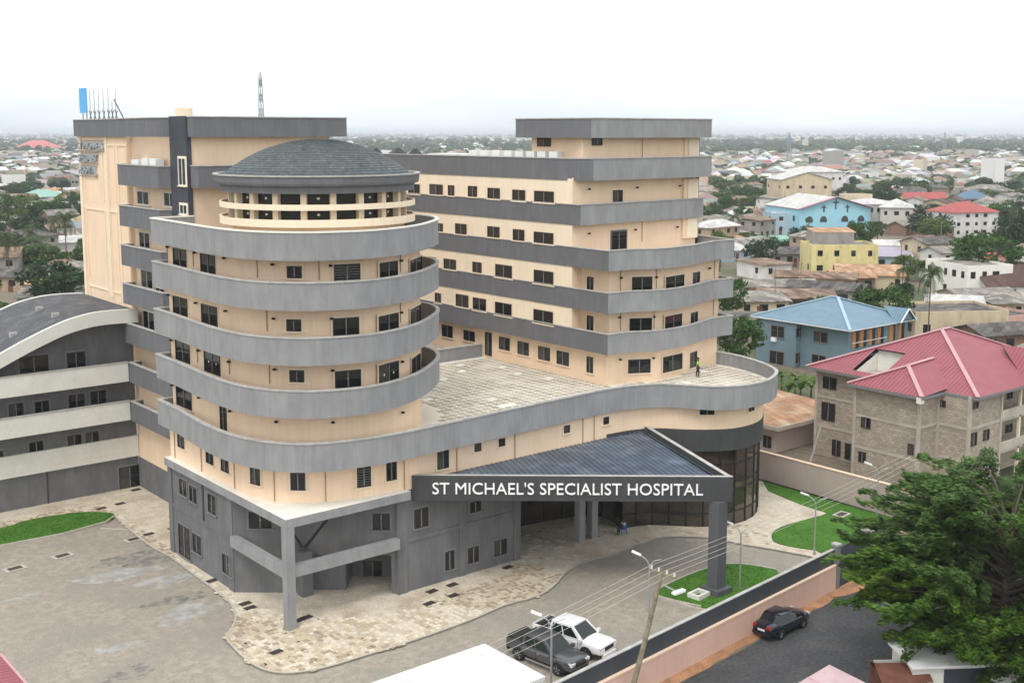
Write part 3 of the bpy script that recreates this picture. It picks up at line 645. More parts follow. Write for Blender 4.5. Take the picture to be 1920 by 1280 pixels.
# ================================================================= SITE: ground, roads, paving, lawns
def P0(pts, z=0): return [at(x, y, z) for x, y in pts]
def sheet(name, poly, z, m_, kind='structure'):
    o = MB(); o.face([(x,y,z) for x,y in poly], m_); return tag(o.build(name), kind=kind)
M['earth'] = mat('town_earth', (.20,.165,.125), .95, .25, .08, col2=(.085,.10,.05), f2=(.04,.42,.58), fine=.2)
sheet('ground', [(-13000,-13000),(18000,-13000),(18000,18000),(-13000,18000)], -.03, M['earth'])
def wb(a): return -20.6 + .10*(a-13.4)          # line of the front boundary wall (road side)
sheet('car_park', [(-60,wb(-60)+.3),(50.2,wb(50.2)+.3),(50.2,60),(-60,60)], -.012, M['gravel'])
sheet('road', [(-60,-60),(-60,wb(-60)-.6),(36,wb(36)-.6),(44,wb(44)-2.5),(60,-19),(90,-18),(90,-60)], -.010, M['asphalt'])
dirt = []
rd = random.Random(5)
for i in range(70):
    a = -30+i*1.0; dirt.append((a, wb(a)-.38-.25*rd.random()-.12*math.sin(a*.5)-(1.6*max(0,1-abs(a-37)/5))))
dm = MB(); 
for (p, q) in zip(dirt[:-1], dirt[1:]):
    i0, i1 = (p[0], wb(p[0])+.02), (q[0], wb(q[0])+.02)
    dm.face([(*p,-.006),(*q,-.006),((q[0]+i1[0])/2,(q[1]+i1[1])/2,.13),((p[0]+i0[0])/2,(p[1]+i0[1])/2,.13)], M['dirt'])
    dm.face([((p[0]+i0[0])/2,(p[1]+i0[1])/2,.13),((q[0]+i1[0])/2,(q[1]+i1[1])/2,.13),(*i1,.26),(*i0,.26)], M['dirt'])
tag(dm.build('dirt_verge'), kind='structure')
APR = [(-200,1005),(0,970),(0,1000)]
edge_px = [(213,968),(248,1000),(285,1028),(320,1047),(370,1085),(412,1116),(432,1135),(440,1158),(434,1178),(423,1197),(440,1220),(470,1246),(505,1261),(550,1264),(610,1254),(690,1230),(770,1205),(880,1166),(950,1136),(1008,1120),(1040,1100),(1062,1075),(1095,1056),(1160,1038),(1200,1020),(1245,1009),(1330,1010),(1390,1022),(1445,1031),(1520,1045)]
edge = smooth(P0(edge_px), 3)
inn_ = [(37,-17.5),(49.9,-16.4),(49.9,-15),(49.9,20),(4.6,20),(4.6,36.6),(-30,36.6),(-30,34.0)] + P0([(0,995),(60,978),(130,963)])
apron = MB(); poly = edge + inn_
apron.face([(x,y,.10) for x,y in poly], M['paver'])
apron.strip(edge, -.02, .10, M['kerb']); tag(apron.build('stone_pavement'), kind='structure')
def kerb(line, h=.14, w=.14, nm='kerb'):
    o = MB(); wallband(o, line, -.01, h, w, M['kerb'], 1); tag(o.build(nm), kind='structure')
kerb(edge)
# worn smooth screed areas on the paving next to the walls
sc_ = MB(); sc_.face([(x,y,.104) for x,y in [(-.6,18),(-1.6,8)]+P0([(440,1125),(520,1150),(640,1160),(740,1145)])+[(9.3,-1.6),(19.6,-1.5),(19.6,.2),(8.8,.2),(0,7.9),(0,18)]], M['grout2'] if 'grout2' in M else M['grout']); 
# lawns
def lawn(pts, name='lawn', z=.16):
    o = MB(); o.prism(pts, -.01, z, M['grass']); q = o.build(name); tag(q, kind='stuff'); return q
g1 = smooth(P0([(-120,1010),(0,993),(60,976),(150,963),(205,964),(214,970),(200,979),(120,1001),(0,1024),(-120,1050)]), 3)
g2 = P0([(1428,900),(1440,922)])+smooth(P0([(1440,922),(1500,947),(1552,964)]),3)+smooth(P0([(1540,969),(1480,985),(1456,995),(1447,1004),(1452,1018),(1482,1027),(1530,1034)]),3)+[(37,-17.3),(49.7,-15.3),(49.7,10),(45,9)]
g3 = smooth(P0([(1315,1139),(1245,1123),(1231,1112),(1262,1094),(1310,1074),(1360,1061),(1405,1062),(1455,1071)]),3)+[(29.5,-18.4),(24.0,-18.9)]
for g_ in (g1, g2, g3): lawn(g_)
kerb(g3[:-2], .19, .12); kerb(P0([(-120,1052),(0,1026),(120,1003),(200,981),(215,971)]), .19, .14)
kerb(P0([(1290,1137),(1240,1122),(1180,1105)])[:0] or P0([(1230,1117),(1300,1141),(1330,1146)]), .12, .12)
# grass blades along the lawns so that edges are not knife clean
gb = MB(); rg = random.Random(11)
for P in (g1, g2, g3):
    xs = [p[0] for p in P]; ys = [p[1] for p in P]
    for _ in range(5200):
        x, y = rg.uniform(min(xs),max(xs)), rg.uniform(min(ys),max(ys))
        if not inpoly(x, y, P): continue
        t = rg.uniform(0, 6.28); s = rg.uniform(.04,.09); h = rg.uniform(.03,.08); dx, dy = math.cos(t)*s, math.sin(t)*s
        gb.face([(x-dx,y-dy,.15),(x+dx,y+dy,.15),(x+dy*.5,y-dx*.5,.15+h)], M['grass'])
tag(gb.build('grass_tufts'), kind='stuff')
# paving stones: loose crazy paving pieces, the nearest large ones as real slabs
M['stoneA'] = mat('pale_flagstone', (.66,.60,.48), .9, .12, 2.0, fine=.12); M['stoneB'] = mat('buff_flagstone', (.50,.42,.30), .9, .15, 2.0, fine=.12); M['stoneC'] = mat('brown_flagstone', (.36,.29,.21), .9, .15, 2.0, fine=.12)
rs = random.Random(21); fs_ = []
SMO = [(-.4,18.7),(-.4,8)]+P0([(440,1128),(520,1150),(640,1162),(745,1150),(850,1112),(960,1075)])+[(19.6,.3),(8.8,.3),(0,7.9),(0,18.7)]
PAV = edge[:0] + poly
for i in range(130):
    for j in range(110):
        a = -14+i*.42; b = -12+j*.42
        a += rs.uniform(-.08,.08); b += rs.uniform(-.08,.08)
        if not inpoly(a, b, PAV) or inpoly(a, b, SMO) or inpoly(a,b,g2): continue
        if a > 20 and rs.random() < .8: continue
        if inpoly(a, b, [(0,40),(0,7.9),(8.8,.4),(19.6,.3),(19.6,6),(34,3),(36,-4.2),(41,-5),(46,0),(46,40)]): continue
        if rs.random() < .22: continue
        fs_.append((math.hypot(a-CAM[0], b-CAM[1]), a, b))
fs_.sort(); PVO = [o for o in COL.objects if o.name == 'stone_pavement'][0]
stm = {}
def stone_poly(r):
    w, h = r.uniform(.11,.21), r.uniform(.11,.21); k = [r.uniform(-.04,.04) for _ in range(8)]
    return [(-w+k[0],-h+k[1]),(w+k[2],-h+k[3]),(w+k[4],h+k[5]),(-w+k[6],h+k[7])]
for k in range(6):
    for mm in 'ABC':
        o = MB(); o.prism(stone_poly(rs), 0, .025, M['stone'+mm]); stm[k, mm] = o.mesh('flagstone')
pick = lambda a, b: 'AAB' if math.sin(a*.35+b*.2) > .2 else ('ABBC' if math.sin(a*.21-b*.37) > -.3 else 'BCC')
rest = MB()
for k, (_, a, b) in enumerate(fs_):
    mm = rs.choice(pick(a, b))
    if k < 300: link('flagstone', stm[rs.randrange(6), mm], PVO, (a, b, .10), rs.uniform(-.3,.3))
    else:
        p = stone_poly(rs); rest.prism([(x+a,y+b) for x,y in p], .10, .122, M['stone'+mm])
tag(rest.build('flagstones', PVO), kind='stuff')
# drain grates and inspection covers
gm = MB(); gm.box(-.42,.42,-.26,.26,0,.03,M['grate'])
for k in range(7): gm.box(-.36+k*.11,-.31+k*.11,-.22,.22,.03,.045,M['frame'])
gm = gm.mesh('drain_grate')
GR = [(460,1131,'dark drain grate behind the corner column, left one of its pair'),(469,1139,'dark drain grate left of the corner column, near one of its pair'),(559,1163,'dark drain grate just right of the corner column'),(574,1157,'dark drain grate second to the right of the corner column'),(518,1222,'lone dark drain grate near the rounded kerb in the front'),
 (805,1131,'drain grate on the flagstones below the porch, near the kerb'),(850,1116,'drain grate on the flagstones beside the base wall windows'),(810,1108,'drain grate close to the base wall pillar'),(848,1096,'drain grate close to the base wall under the small windows'),(952,1063,'drain grate at the end of the grey base wall'),
 (398,1088,'drain grate on the pale strip beside the left base wall'),(279,1001,'drain grate on stained paving near the annex'),(325,990,'drain grate beside the left corner of the base wall'),(225,944,'dark drain grate near the annex door'),(190,953,'dark drain grate on the paving behind the lawn'),(255,918,'dark drain grate in front of the annex door')]
for px, py, lb in GR: tag(link('drain_grate', gm, None, (*at(px,py,.1), .104), .12), lb, 'drain grate', 'drain grates in the paving')
im = MB(); im.box(-.75,.75,-.5,.5,0,.06,M['kerb']); im.box(-.5,.5,-.3,.3,.06,.075,M['grate']); im = im.mesh('inspection_cover')
for px, py, lb in ((28,1066,'pale framed inspection cover at the left edge of the car park'),(117,1042,'pale framed inspection cover in the middle of the car park'),(252,1011,'pale framed inspection cover at the far corner of the car park'),(1578,968,'small square inspection cover set in the far lawn')):
    tag(link('inspection_cover', im, None, (*at(px,py,.0), .165 if px > 1500 else .0), .1), lb, 'inspection cover', 'inspection covers')
m = MB(); m.box(-.08,.08,-2.2,2.2,0,.06,M['kerb']); o = m.build('loose_kerbstone', None, (*at(237,993),.0), .75); tag(o, 'thin pale kerbstone lying loose at the far end of the car park', 'kerbstone')
# dry cement stains on the car park
M['ash'] = mat('cement_stain', (.37,.365,.35), .95, .25, .8, col2=(.30,.275,.235), f2=(1.2,.4,.65), fine=.15); M['dstain'] = mat('dark_stain', (.19,.185,.17), .95, .35, .9, col2=(.30,.27,.225), f2=(1.4,.45,.6), fine=.2)
for nm, (px, py), w, h, mm, rr in (('cement_stain',(235,1075),3.2,1.8,'ash',3),('cement_stain',(312,1092),3.0,1.4,'ash',4),('cement_stain',(362,1146),3.4,1.8,'ash',5),('dark_stain',(235,1050),5.0,2.6,'dstain',6),('dark_stain',(330,1125),3.4,1.3,'dstain',7),('dark_stain',(258,1258),2.2,1.0,'dstain',8),('cement_stain',(45,1118),1.6,.7,'ash',9),('cement_stain',(215,1212),1.8,.8,'ash',10)):
    r_ = random.Random(rr); c = at(px, py); o = MB()
    for q in range(9):      # broken patches rather than one disc
        cx, cy, s = c[0]+r_.gauss(0,w*.35), c[1]+r_.gauss(0,h*.35), r_.uniform(.25,.6)
        o.face([(cx+math.cos(t*.52)*w*s*r_.uniform(.5,1), cy+math.sin(t*.52)*h*s*r_.uniform(.5,1), -.008+.0004*q+rr*.00005) for t in range(12)], M[mm])
    tag(o.build(nm), kind='stuff')
# ================================================================= boundary walls and gate
FW = empty('boundary_wall', (0,0,0), 0, 'long front boundary wall, pink below and dark slate above, along the asphalt road', 'wall')
GA, GB_ = 32.8, 36.9
def wallrun(a0, a1, parent):
    o = MB(); o.prism([(a0,wb(a0)),(a1,wb(a1)),(a1,wb(a1)+.42),(a0,wb(a0)+.42)], -.02, 1.95, M['pink']); o.build('lower_wall', parent)
    o = MB(); o.prism([(a0,wb(a0)-.03),(a1,wb(a1)-.03),(a1,wb(a1)+.2),(a0,wb(a0)+.2)], 1.952, 2.03, M['pinkl']); o.build('ledge', parent)
    o = MB(); o.prism([(a0,wb(a0)+.22),(a1,wb(a1)+.22),(a1,wb(a1)+.40),(a0,wb(a0)+.40)], 1.952, 3.05, M['slate']); o.build('upper_wall', parent)
    o = MB(); o.prism([(a0,wb(a0)+.19),(a1,wb(a1)+.19),(a1,wb(a1)+.43),(a0,wb(a0)+.43)], 3.052, 3.11, M['cap']); o.build('coping', parent)
M['pinkl'] = mat('pale_pink_ledge', (.80,.60,.46), .85, .06)
wallrun(-30, GA, FW); wallrun(GB_+.3, 50, FW)
GT = empty('gate', ((GA+GB_)/2, wb(GA), 0), 0, 'solid slate coloured gate between two pale posts in the front wall', 'gate')
def off(m_, o_, name, P):
    q = m_.build(name, P); q.location = tuple(-x for x in P.location); return q
o = MB(); o.prism([(GA+.35,wb(GA)+.15),(GB_-.1,wb(GB_)+.15),(GB_-.1,wb(GB_)+.25),(GA+.35,wb(GA)+.25)], .05, 3.1, M['slate']); off(o, 0, 'gate_leaf', GT)
for a in (GA, GB_):
    o = MB(); o.box(a-.02,a+.36,wb(a)-.05,wb(a)+.42,0,3.35,M['trimg']); o.box(a-.07,a+.41,wb(a)-.1,wb(a)+.47,3.352,3.5,M['cap']); off(o, 0, 'post', GT)
BW = empty('boundary_wall', (50,0,0), 0, 'pale pink rear boundary wall running beside the unfinished block house', 'wall')
o = MB(); o.box(50,50.22,-16.5,24,0,2.75,M['pinkc']); off(o, 0, 'wall', BW)
o = MB(); o.box(49.95,50.27,-16.5,24,2.753,2.85,M['pinkl']); off(o, 0, 'coping', BW)
# planter / manhole surround by the canopy column
o = MB(); c = at(1310,1116,.2); 
wallband(o, [(-.66,-.5),(.66,-.5),(.66,.5),(-.66,.5)], .0, .45, .2, M['pinkl2'] if 'pinkl2' in M else M['white'], 1, closed=True); o.box(-.44,.44,-.28,.28,.1,.14,M['dirt'])
tag(o.build('planter_box', None, (c[0],c[1],.0), .1), 'low cream concrete surround on the lawn beside the canopy column', 'planter')
# ================================================================= street lamps
def lamp():
    r = empty('street_lamp'); 
    o = MB(); o.tube([(0,0,0),(0,0,4.1)], [.07,.05], M['galv'], 8); o.tube([(0,0,0),(0,0,.25)], .12, M['galv'], 8); o.build('pole', r)
    o = MB(); o.tube([(0,0,4.1),(-.22,.05,4.5),(-.6,.15,4.75)], .035, M['galv'], 6); o.tube([(0,0,4.1),(.3,-.08,4.45),(.75,-.2,4.6)], .03, M['galv'], 6); o.build('arm', r)
    o = MB(); T = Matrix.Translation((-.82,.2,4.86)) @ Matrix.Rotation(.35,4,'Y') @ Matrix.Rotation(-.25,4,'Z')
    o.box(-.35,.3,-.12,.12,-.05,.05,M['ac'],T); o.box(-.3,.05,-.09,.09,-.075,-.052,M['sticker'],T); o.build('lamp_head', r)
    return r
l0 = lamp()
LB = [(27.9,-14.1,'twin arm street lamp on the lawn right of the canopy column'),(37.6,-13.3,'twin arm street lamp at the edge of the far lawn before the gate'),(48.4,-11.6,'twin arm street lamp against the pale pink rear wall, half behind the tree'),(7.3,-17.4,'street lamp standing between the camera and the grey pickup'),(*at(1216,1172),'street lamp beside the leaning utility pole')]
for i, (a, b, lb) in enumerate(LB):
    o = l0 if i == 0 else copy_tree(l0); o.location = (a, b, 0); o.rotation_euler.z = -.7 + (i % 2)*.15; tag(o, lb, 'street lamp', 'street lamps in the forecourt')
# ================================================================= utility pole and wires
M['wood'] = mat('weathered_pole_wood', (.25,.22,.15), .9, .3, 3, fine=.2); M['wire'] = mat('aluminium_wire', (.45,.42,.36), .5, 0)
TP = Vector((*at(1243,1066,8.3), 8.3)); BP = Vector((*at(1176,1330,0), 0))
UP = empty('utility_pole', BP, 0, 'weathered leaning wooden utility pole in front of the boundary wall', 'utility pole')
def uo(m_, nm): q = m_.build(nm, UP); q.location = -BP; return q
mid = BP.lerp(TP, .5)+Vector((.06,.03,0))
o = MB(); o.tube([BP, BP.lerp(TP,.25), mid, BP.lerp(TP,.8), TP], [.17,.16,.145,.13,.11], M['wood'], 9); uo(o, 'pole')
wd_ = Vector((1,.075,0)).normalized(); cr = Vector((-wd_.y, wd_.x, 0))
o = MB(); o.bar(TP-cr*.95-Vector((0,0,.25)), TP+cr*.95-Vector((0,0,.25)), .1, M['wood']); uo(o, 'crossarm')
o = MB(); o.bar(TP-cr*.05-Vector((0,0,.9)), TP-cr*.9-Vector((0,0,1.0)), .06, M['galv']); uo(o, 'lamp_bracket')
o = MB(); c_ = TP-cr*1.1-Vector((0,0,1.0)); o.box(c_.x-.4,c_.x+.45,c_.y-.14,c_.y+.14,c_.z-.06,c_.z+.07,M['ac']); uo(o, 'lamp_head')
for k in (-.8,-.28,.28,.8):
    o = MB(); q = TP+cr*k-Vector((0,0,.2)); o.tube([q, q+Vector((0,0,.2))], .06, M['white'], 6); uo(o, 'insulator')
RT = Vector((*at(1590,912,8.0), 8.0)); dR = (RT-TP); LT = TP-Vector((dR.x,dR.y,0)).normalized()*26+Vector((0,0,-.1))
for k, kk in enumerate((-.8,-.28,.28,.8)):
    o = MB(); pts = []
    for s, (p, q) in enumerate(((LT,TP),(TP,RT+(RT-TP)*.5))):
        p, q = p+cr*kk, q+cr*kk
        for i in range(13):
            t = i/12
            if s and i == 0: continue
            v = p.lerp(q,t); v.z -= .9*4*t*(1-t)*((q-p).length/40)**2*.6; v.z += .02; pts.append(v)
    o.tube(pts, .013, M['wire'], 4); tag(o.build('overhead_wire'), ('overhead wire nearest the road','second overhead wire from the road','third overhead wire from the road','overhead wire nearest the hospital')[k], 'wire', 'overhead wires')
# ================================================================= gatehouse roof and other roofs cut by the frame
o = empty('gatehouse', (0,-17.6,0), 0, 'flat white roofed gatehouse cut by the bottom edge beside the parked pickups', 'building')
q = MB(); q.box(-9,4.4,-20.2,-14.9,2.75,3.05,M['whiter']); q = q.build('roof', o); q.location.y = 17.6
q = MB(); q.box(-8.6,4.1,-19.0,-15.2,0,2.75,M['trimg']); q = q.build('wall', o); q.location.y = 17.6
def ribbed(name, col, sc=2.6, dark=.72, rough=.5, metal=.0, var=.1):
    m_ = mat(name, col, rough, var, .8, fine=.06, metal=metal); n = m_.node_tree; N = n.nodes; L = n.links; b = N['Principled BSDF']
    g = N.new('ShaderNodeNewGeometry'); tc_ = N.new('ShaderNodeTexCoord'); sp_ = N.new('ShaderNodeSeparateXYZ'); L.new(tc_.outputs['Object'], sp_.inputs[0])
    vt = N.new('ShaderNodeVectorTransform'); vt.vector_type = 'NORMAL'; vt.convert_from = 'WORLD'; vt.convert_to = 'OBJECT'; L.new(g.outputs['True Normal'], vt.inputs[0])
    s2 = N.new('ShaderNodeSeparateXYZ'); L.new(vt.outputs[0], s2.inputs[0])
    ax = N.new('ShaderNodeMath'); ax.operation = 'ABSOLUTE'; L.new(s2.outputs[0], ax.inputs[0]); ay = N.new('ShaderNodeMath'); ay.operation = 'ABSOLUTE'; L.new(s2.outputs[1], ay.inputs[0])
    gt = N.new('ShaderNodeMath'); gt.operation = 'GREATER_THAN'; L.new(ax.outputs[0], gt.inputs[0]); L.new(ay.outputs[0], gt.inputs[1])
    mxv = N.new('ShaderNodeMix'); mxv.data_type = 'FLOAT'; L.new(gt.outputs[0], mxv.inputs[0]); L.new(sp_.outputs[0], mxv.inputs[2]); L.new(sp_.outputs[1], mxv.inputs[3])
    mu = N.new('ShaderNodeMath'); mu.operation = 'MULTIPLY'; mu.inputs[1].default_value = sc; L.new(mxv.outputs[0], mu.inputs[0])
    fr = N.new('ShaderNodeMath'); fr.operation = 'FRACT'; L.new(mu.outputs[0], fr.inputs[0]); lt = N.new('ShaderNodeMath'); lt.operation = 'LESS_THAN'; lt.inputs[1].default_value = .3; L.new(fr.outputs[0], lt.inputs[0])
    bp = N.new('ShaderNodeBump'); bp.inputs['Strength'].default_value = .9; bp.inputs['Distance'].default_value = .12; L.new(lt.outputs[0], bp.inputs['Height']); L.new(bp.outputs[0], b.inputs['Normal'])
    src = b.inputs['Base Color'].links[0].from_socket; mr = N.new('ShaderNodeMapRange'); mr.inputs[3].default_value = 1.05; mr.inputs[4].default_value = dark; L.new(lt.outputs[0], mr.inputs[0])
    x = N.new('ShaderNodeVectorMath'); x.operation = 'SCALE'; L.new(src, x.inputs[0]); L.new(mr.outputs[0], x.inputs['Scale']); L.new(x.outputs[0], b.inputs['Base Color']); return m_
M['redroof'] = ribbed('dusty_red_sheet', (.30,.085,.105)); M['blueroof'] = ribbed('light_blue_sheet', (.155,.245,.32)); M['redcap'] = mat('pale_red_ridge', (.50,.29,.31), .6, .05); M['bluecap'] = mat('pale_blue_ridge', (.33,.46,.56), .6, .05)
M['mauve'] = mat('mauve_roof_sheet', (.50,.37,.38), .6, .1, 1.0, fine=.06)
o = MB(); o.face([(-30,-1.0,5.2),(-18.1,-1.0,4),(-18.1,-12,4),(-30,-12,5.2)], M['redroof']); o.box(-30,-18.3,-12,-1.2,0,3.9,M['cream']); o.box(-18.14,-18.0,-12,-1,3.9,4.05,M['redcap']); tag(o.build('shed'), 'red sheet roofed shed cut by the bottom left corner', 'shed')
# mauve roof: small kiosk
k0 = at(1555,1245,3.2); kp = [k0, at(1410,1330,3.0), at(1570,1420,3.0), at(1705,1320,3.0)]
o = MB(); o.face([(p[0],p[1],3.2 if i == 0 else 3.0) for i, p in enumerate(kp)], M['mauve']); o.prism([(p[0]+(kp[2][0]-p[0])*.06, p[1]+(kp[2][1]-p[1])*.06) for p in kp], 0, 2.85, M['trimb'])
for t in (.3, .62): o.bar((*Vector(kp[0]).lerp(Vector(kp[1]),t),3.13), (*Vector(kp[3]).lerp(Vector(kp[2]),t),3.06), .08, M['redcap'])
tag(o.build('kiosk'), 'kiosk with a pale mauve sheet roof at the bottom edge beside the road', 'kiosk')
M['rust'] = mat('rusty_brown_sheet', (.15,.06,.04), .8, .3, 1.5, fine=.2)
o = empty('roadside_shack', (*at(1682,1318),0), 0, 'rusty brown roadside shack under the large tree', 'shack'); o.rotation_euler.z = -.66
q = MB(); q.box(-1.2,1.2,-1.2,1.2,0,1.9,M['rust']); q.build('wall', o); q = MB(); q.face([(-1.45,-1.45,1.95),(1.45,-1.45,1.95),(1.45,0,2.5),(-1.45,0,2.5)], M['rust']); q.face([(-1.45,1.45,1.95),(-1.45,0,2.5),(1.45,0,2.5),(1.45,1.45,1.95)], M['rust']); q.bar((-1.45,0,2.54),(1.45,0,2.54),.12,M['cap']); q.build('roof', o)
o = empty('white_kiosk', (*at(1790,1306),0), 0, 'white kiosk with a dark opening in its front under the large tree', 'kiosk'); o.rotation_euler.z = -.6
q = MB(); q.box(-3.2,3.2,-1.4,1.4,0,2.6,M['white']); q.build('wall', o); q = MB(); q.box(-1.4,1.3,-1.46,-1.402,.9,2.4,M['slate']); q.build('dark_opening', o); q = MB(); q.box(-3.4,3.4,-1.7,1.6,2.603,2.72,M['whiter']); q.build('roof', o)  # slate sheet puts the dark of the kiosk opening into colour
# ================================================================= rooftop things
acm = MB(); acm.box(-.55,.55,-.4,.4,0,1.45,M['ac']); 
for sx in (-.27,.27): acm.box(sx-.2,sx+.2,-.42,-.402,.15,1.05,M['mesh'])
acm.box(-.42,-.402,-.2,.2,.1,.2,M['mesh']); 
am = acm.mesh('air_conditioner'); names9 = ['first','second','third','fourth','fifth','sixth','seventh','eighth']
acline = [(RA+1.2,45),(RA+1.2,8)]
for k, px in enumerate((897,918,940,963,984,1005,1026,1048)):
    h = onwall(px, 290, acline); o = link('air_conditioner', am, None, (h[1]-.3,h[2],28.62), -math.pi/2)
    tag(o, names9[k]+' white cooling unit from the left in the row on the right wing roof', 'air conditioner', 'cooling units along the right wing roof'); o.scale = (1.0,1,1.25)
for k, (px, sc2) in enumerate(((278,1.2),(293,1.2))):
    o = link('air_conditioner', am, None, (4.3,onwall(px,290,[(4.3,36),(4.3,26)])[2],27.95), -math.pi/2); o.scale = (1.2,.9,1.35)
    tag(o, ('left','right')[k]+' white cooling unit on the topmost balcony beside the slate stair tower', 'air conditioner', 'cooling units on the top balcony')
o = MB(); o.box(4.0,4.9,32.2,33.8,28.0,29.75,M['ac']); tag(o.build('duct_box'), 'low pale duct box on the topmost balcony left of the cooling units', 'duct')
M['tarp'] = mat('black_tarpaulin', (.03,.033,.036), .45, .3, 3, bump=.6, bsc=3)
for k, (px, w) in enumerate(((705,2.4),(745,3.4),(778,2.6))):
    h = onwall(px, 285, [(36,60),(36,8)]); o = MB(); rr = random.Random(k); n = 10; vs = []
    for j in range(4):
        for i in range(n):
            t = 6.283*i/n; r = w*(1-(j/3.2)**2)*(.5+.08*rr.random()); vs.append((h[1]+math.cos(t)*r, h[2]+math.sin(t)*r, 28.5+j*.62+rr.uniform(-.1,.1)))
    o.add(vs, [(j*n+i, j*n+(i+1)%n, (j+1)*n+(i+1)%n, (j+1)*n+i) for j in range(3) for i in range(n)]+[tuple(range(3*n,4*n))], M['tarp'])
    tag(o.build('tarpaulin_heap'), ('small black tarpaulin heap on the roof just right of the dome','broad black tarpaulin heap on the roof right of the dome','black tarpaulin heap beside the white roof sheets')[k], 'tarpaulin', 'tarpaulin heaps on the roof')
h = onwall(850, 285, [(35,60),(35,8)]); o = MB(); o.box(h[1]-1,h[1]+1.5,h[2]-2.6,h[2]+3,28.6,30.0,M['whiter']); tag(o.build('roof_hatch'), 'low white roof hatch between the tarpaulins and the cooling units', 'roof hatch')
# water tank stub and masts on the left block
o = MB(); h = onwall(345, 215, [(9,48),(9,20)]); o.lathe([(.75,33.0),(.75,34.2),(.3,34.35),(.02,34.35)], h[1], h[2], M['cream'], 20); tag(o.build('water_tank'), 'cream round water tank top poking above the stair tower', 'water tank')
hb = empty('roof_hoarding', (4.9,47,33.2), 0, 'sky blue sign panel with bare steel letter frames on the left roof corner', 'sign')
M['sky_blue'] = mat('sky_blue_panel', (.10,.42,.80), .5, .05)
def hbo(m_, nm): q = m_.build(nm, hb); q.location = (-4.9,-47,-33.2)
h0 = onwall(147,200,SG)[2] if onwall(147,200,SG) else 47.8; h1 = onwall(159,200,SG)[2]
o = MB(); o.box(4.7,4.85,h1,h0,33.9,36.2,M['sky_blue']); hbo(o, 'panel')
for px in (149,156): 
    b_ = onwall(px,200,SG)[2]; o = MB(); o.bar((4.9,b_,33.0),(4.9,b_,34.0),.1,M['galv']); hbo(o, 'leg')
for k, px in enumerate((165,173,181,190,199,206,213)):
    b_ = onwall(px,200,SG)[2]; o = MB(); o.bar((4.8,b_,33.2),(4.8,b_,36.0 if k != 5 else 34.8),.05,M['galv']); o.bar((4.8,b_-.35,33.2),(4.8,b_+.3,34.1),.05,M['black']); o.bar((4.8,b_+.3,33.2),(4.8,b_-.3,34.0),.05,M['black']); hbo(o, 'letter_frame')
b_ = onwall(210,200,SG)[2]; o = MB(); o.bar((4.8,b_,35),(4.8,b_-2.2,33.2),.07,M['black']); hbo(o, 'brace')
def mast(px, pyt, pyb, dist, w, label, mm, n=14):
    """square lattice mast: four legs, cross bracing"""
    u = (px-960)/F; x, y = u*dist, dist; c, s = math.cos(TH), math.sin(TH); a, b = CAM[0]+x*c+y*s, CAM[1]-x*s+y*c
    zt = zat(pyt, a, b); r = empty('lattice_mast', (a, b, 0), .3, label, 'mast'); o = MB()
    for sx, sy in ((-1,-1),(1,-1),(1,1),(-1,1)): o.bar((sx*w,sy*w,0),(sx*w*.22,sy*w*.22,zt), w*.13, mm)
    o.build('leg_frame', r); o = MB()
    for i in range(n):
        f0, f1 = 1-.78*i/n, 1-.78*(i+1)/n; z0, z1 = zt*i/n, zt*(i+1)/n
        for k in range(4):
            p, q = ((-1,-1),(1,-1),(1,1),(-1,1))[k], ((1,-1),(1,1),(-1,1),(-1,-1))[k]
            o.bar((p[0]*w*f0,p[1]*w*f0,z0),(q[0]*w*f1,q[1]*w*f1,z1), w*.08, mm); o.bar((p[0]*w*f1,p[1]*w*f1,z1),(q[0]*w*f1,q[1]*w*f1,z1), w*.08, mm)
    tag(o.build('bracing', r), kind='stuff'); o = MB(); o.bar((0,0,zt),(0,0,zt+zt*.02),w*.2,mm); o.build('antenna', r); return zt
M['mastg'] = mat('mast_steel', (.28,.33,.36), .6, .1)
mast(495,143,250,260,1.0,'tall steel lattice mast rising behind the left roof block',M['mastg'])
mast(1476,254,340,900,2.3,'grey lattice mast standing in the town behind the blue church',M['mastg'],18)
mast(1765,249,320,1300,2.0,'thin lattice mast on the far right skyline',M['mastg'],18)
mast(1710,322,365,620,1.3,'small white lattice tower among trees in the right middle distance',M['fwhite'],10)
# ================================================================= vehicles
def paint(name, col, metal=0.0, rough=.28): 
    m_ = mat(name, col, rough, 0, spec=.5, metal=metal); m_.node_tree.nodes['Principled BSDF'].inputs['Coat Weight'].default_value = .5; return m_
M['pw'] = paint('white_car_paint', (.80,.80,.80)); M['pg'] = paint('grey_car_paint', (.10,.105,.115), .5); M['pb'] = paint('black_blue_car_paint', (.012,.015,.028), .3, .2)
M['tyre'] = mat('tyre', (.02,.02,.02), .9, 0); M['rim'] = mat('alloy_rim', (.55,.56,.58), .3, 0, metal=.7); M['plastic'] = mat('black_plastic', (.025,.025,.027), .6, 0)
M['cg'] = mat('car_glass', (.012,.02,.02), .08, 0, spec=.4); M['lampc'] = mat('clear_lamp', (.7,.72,.75), .1, 0, spec=.8); M['lampr'] = mat('red_lamp', (.35,.02,.02), .2, 0); M['plate'] = mat('number_plate', (.75,.75,.72), .5, 0)
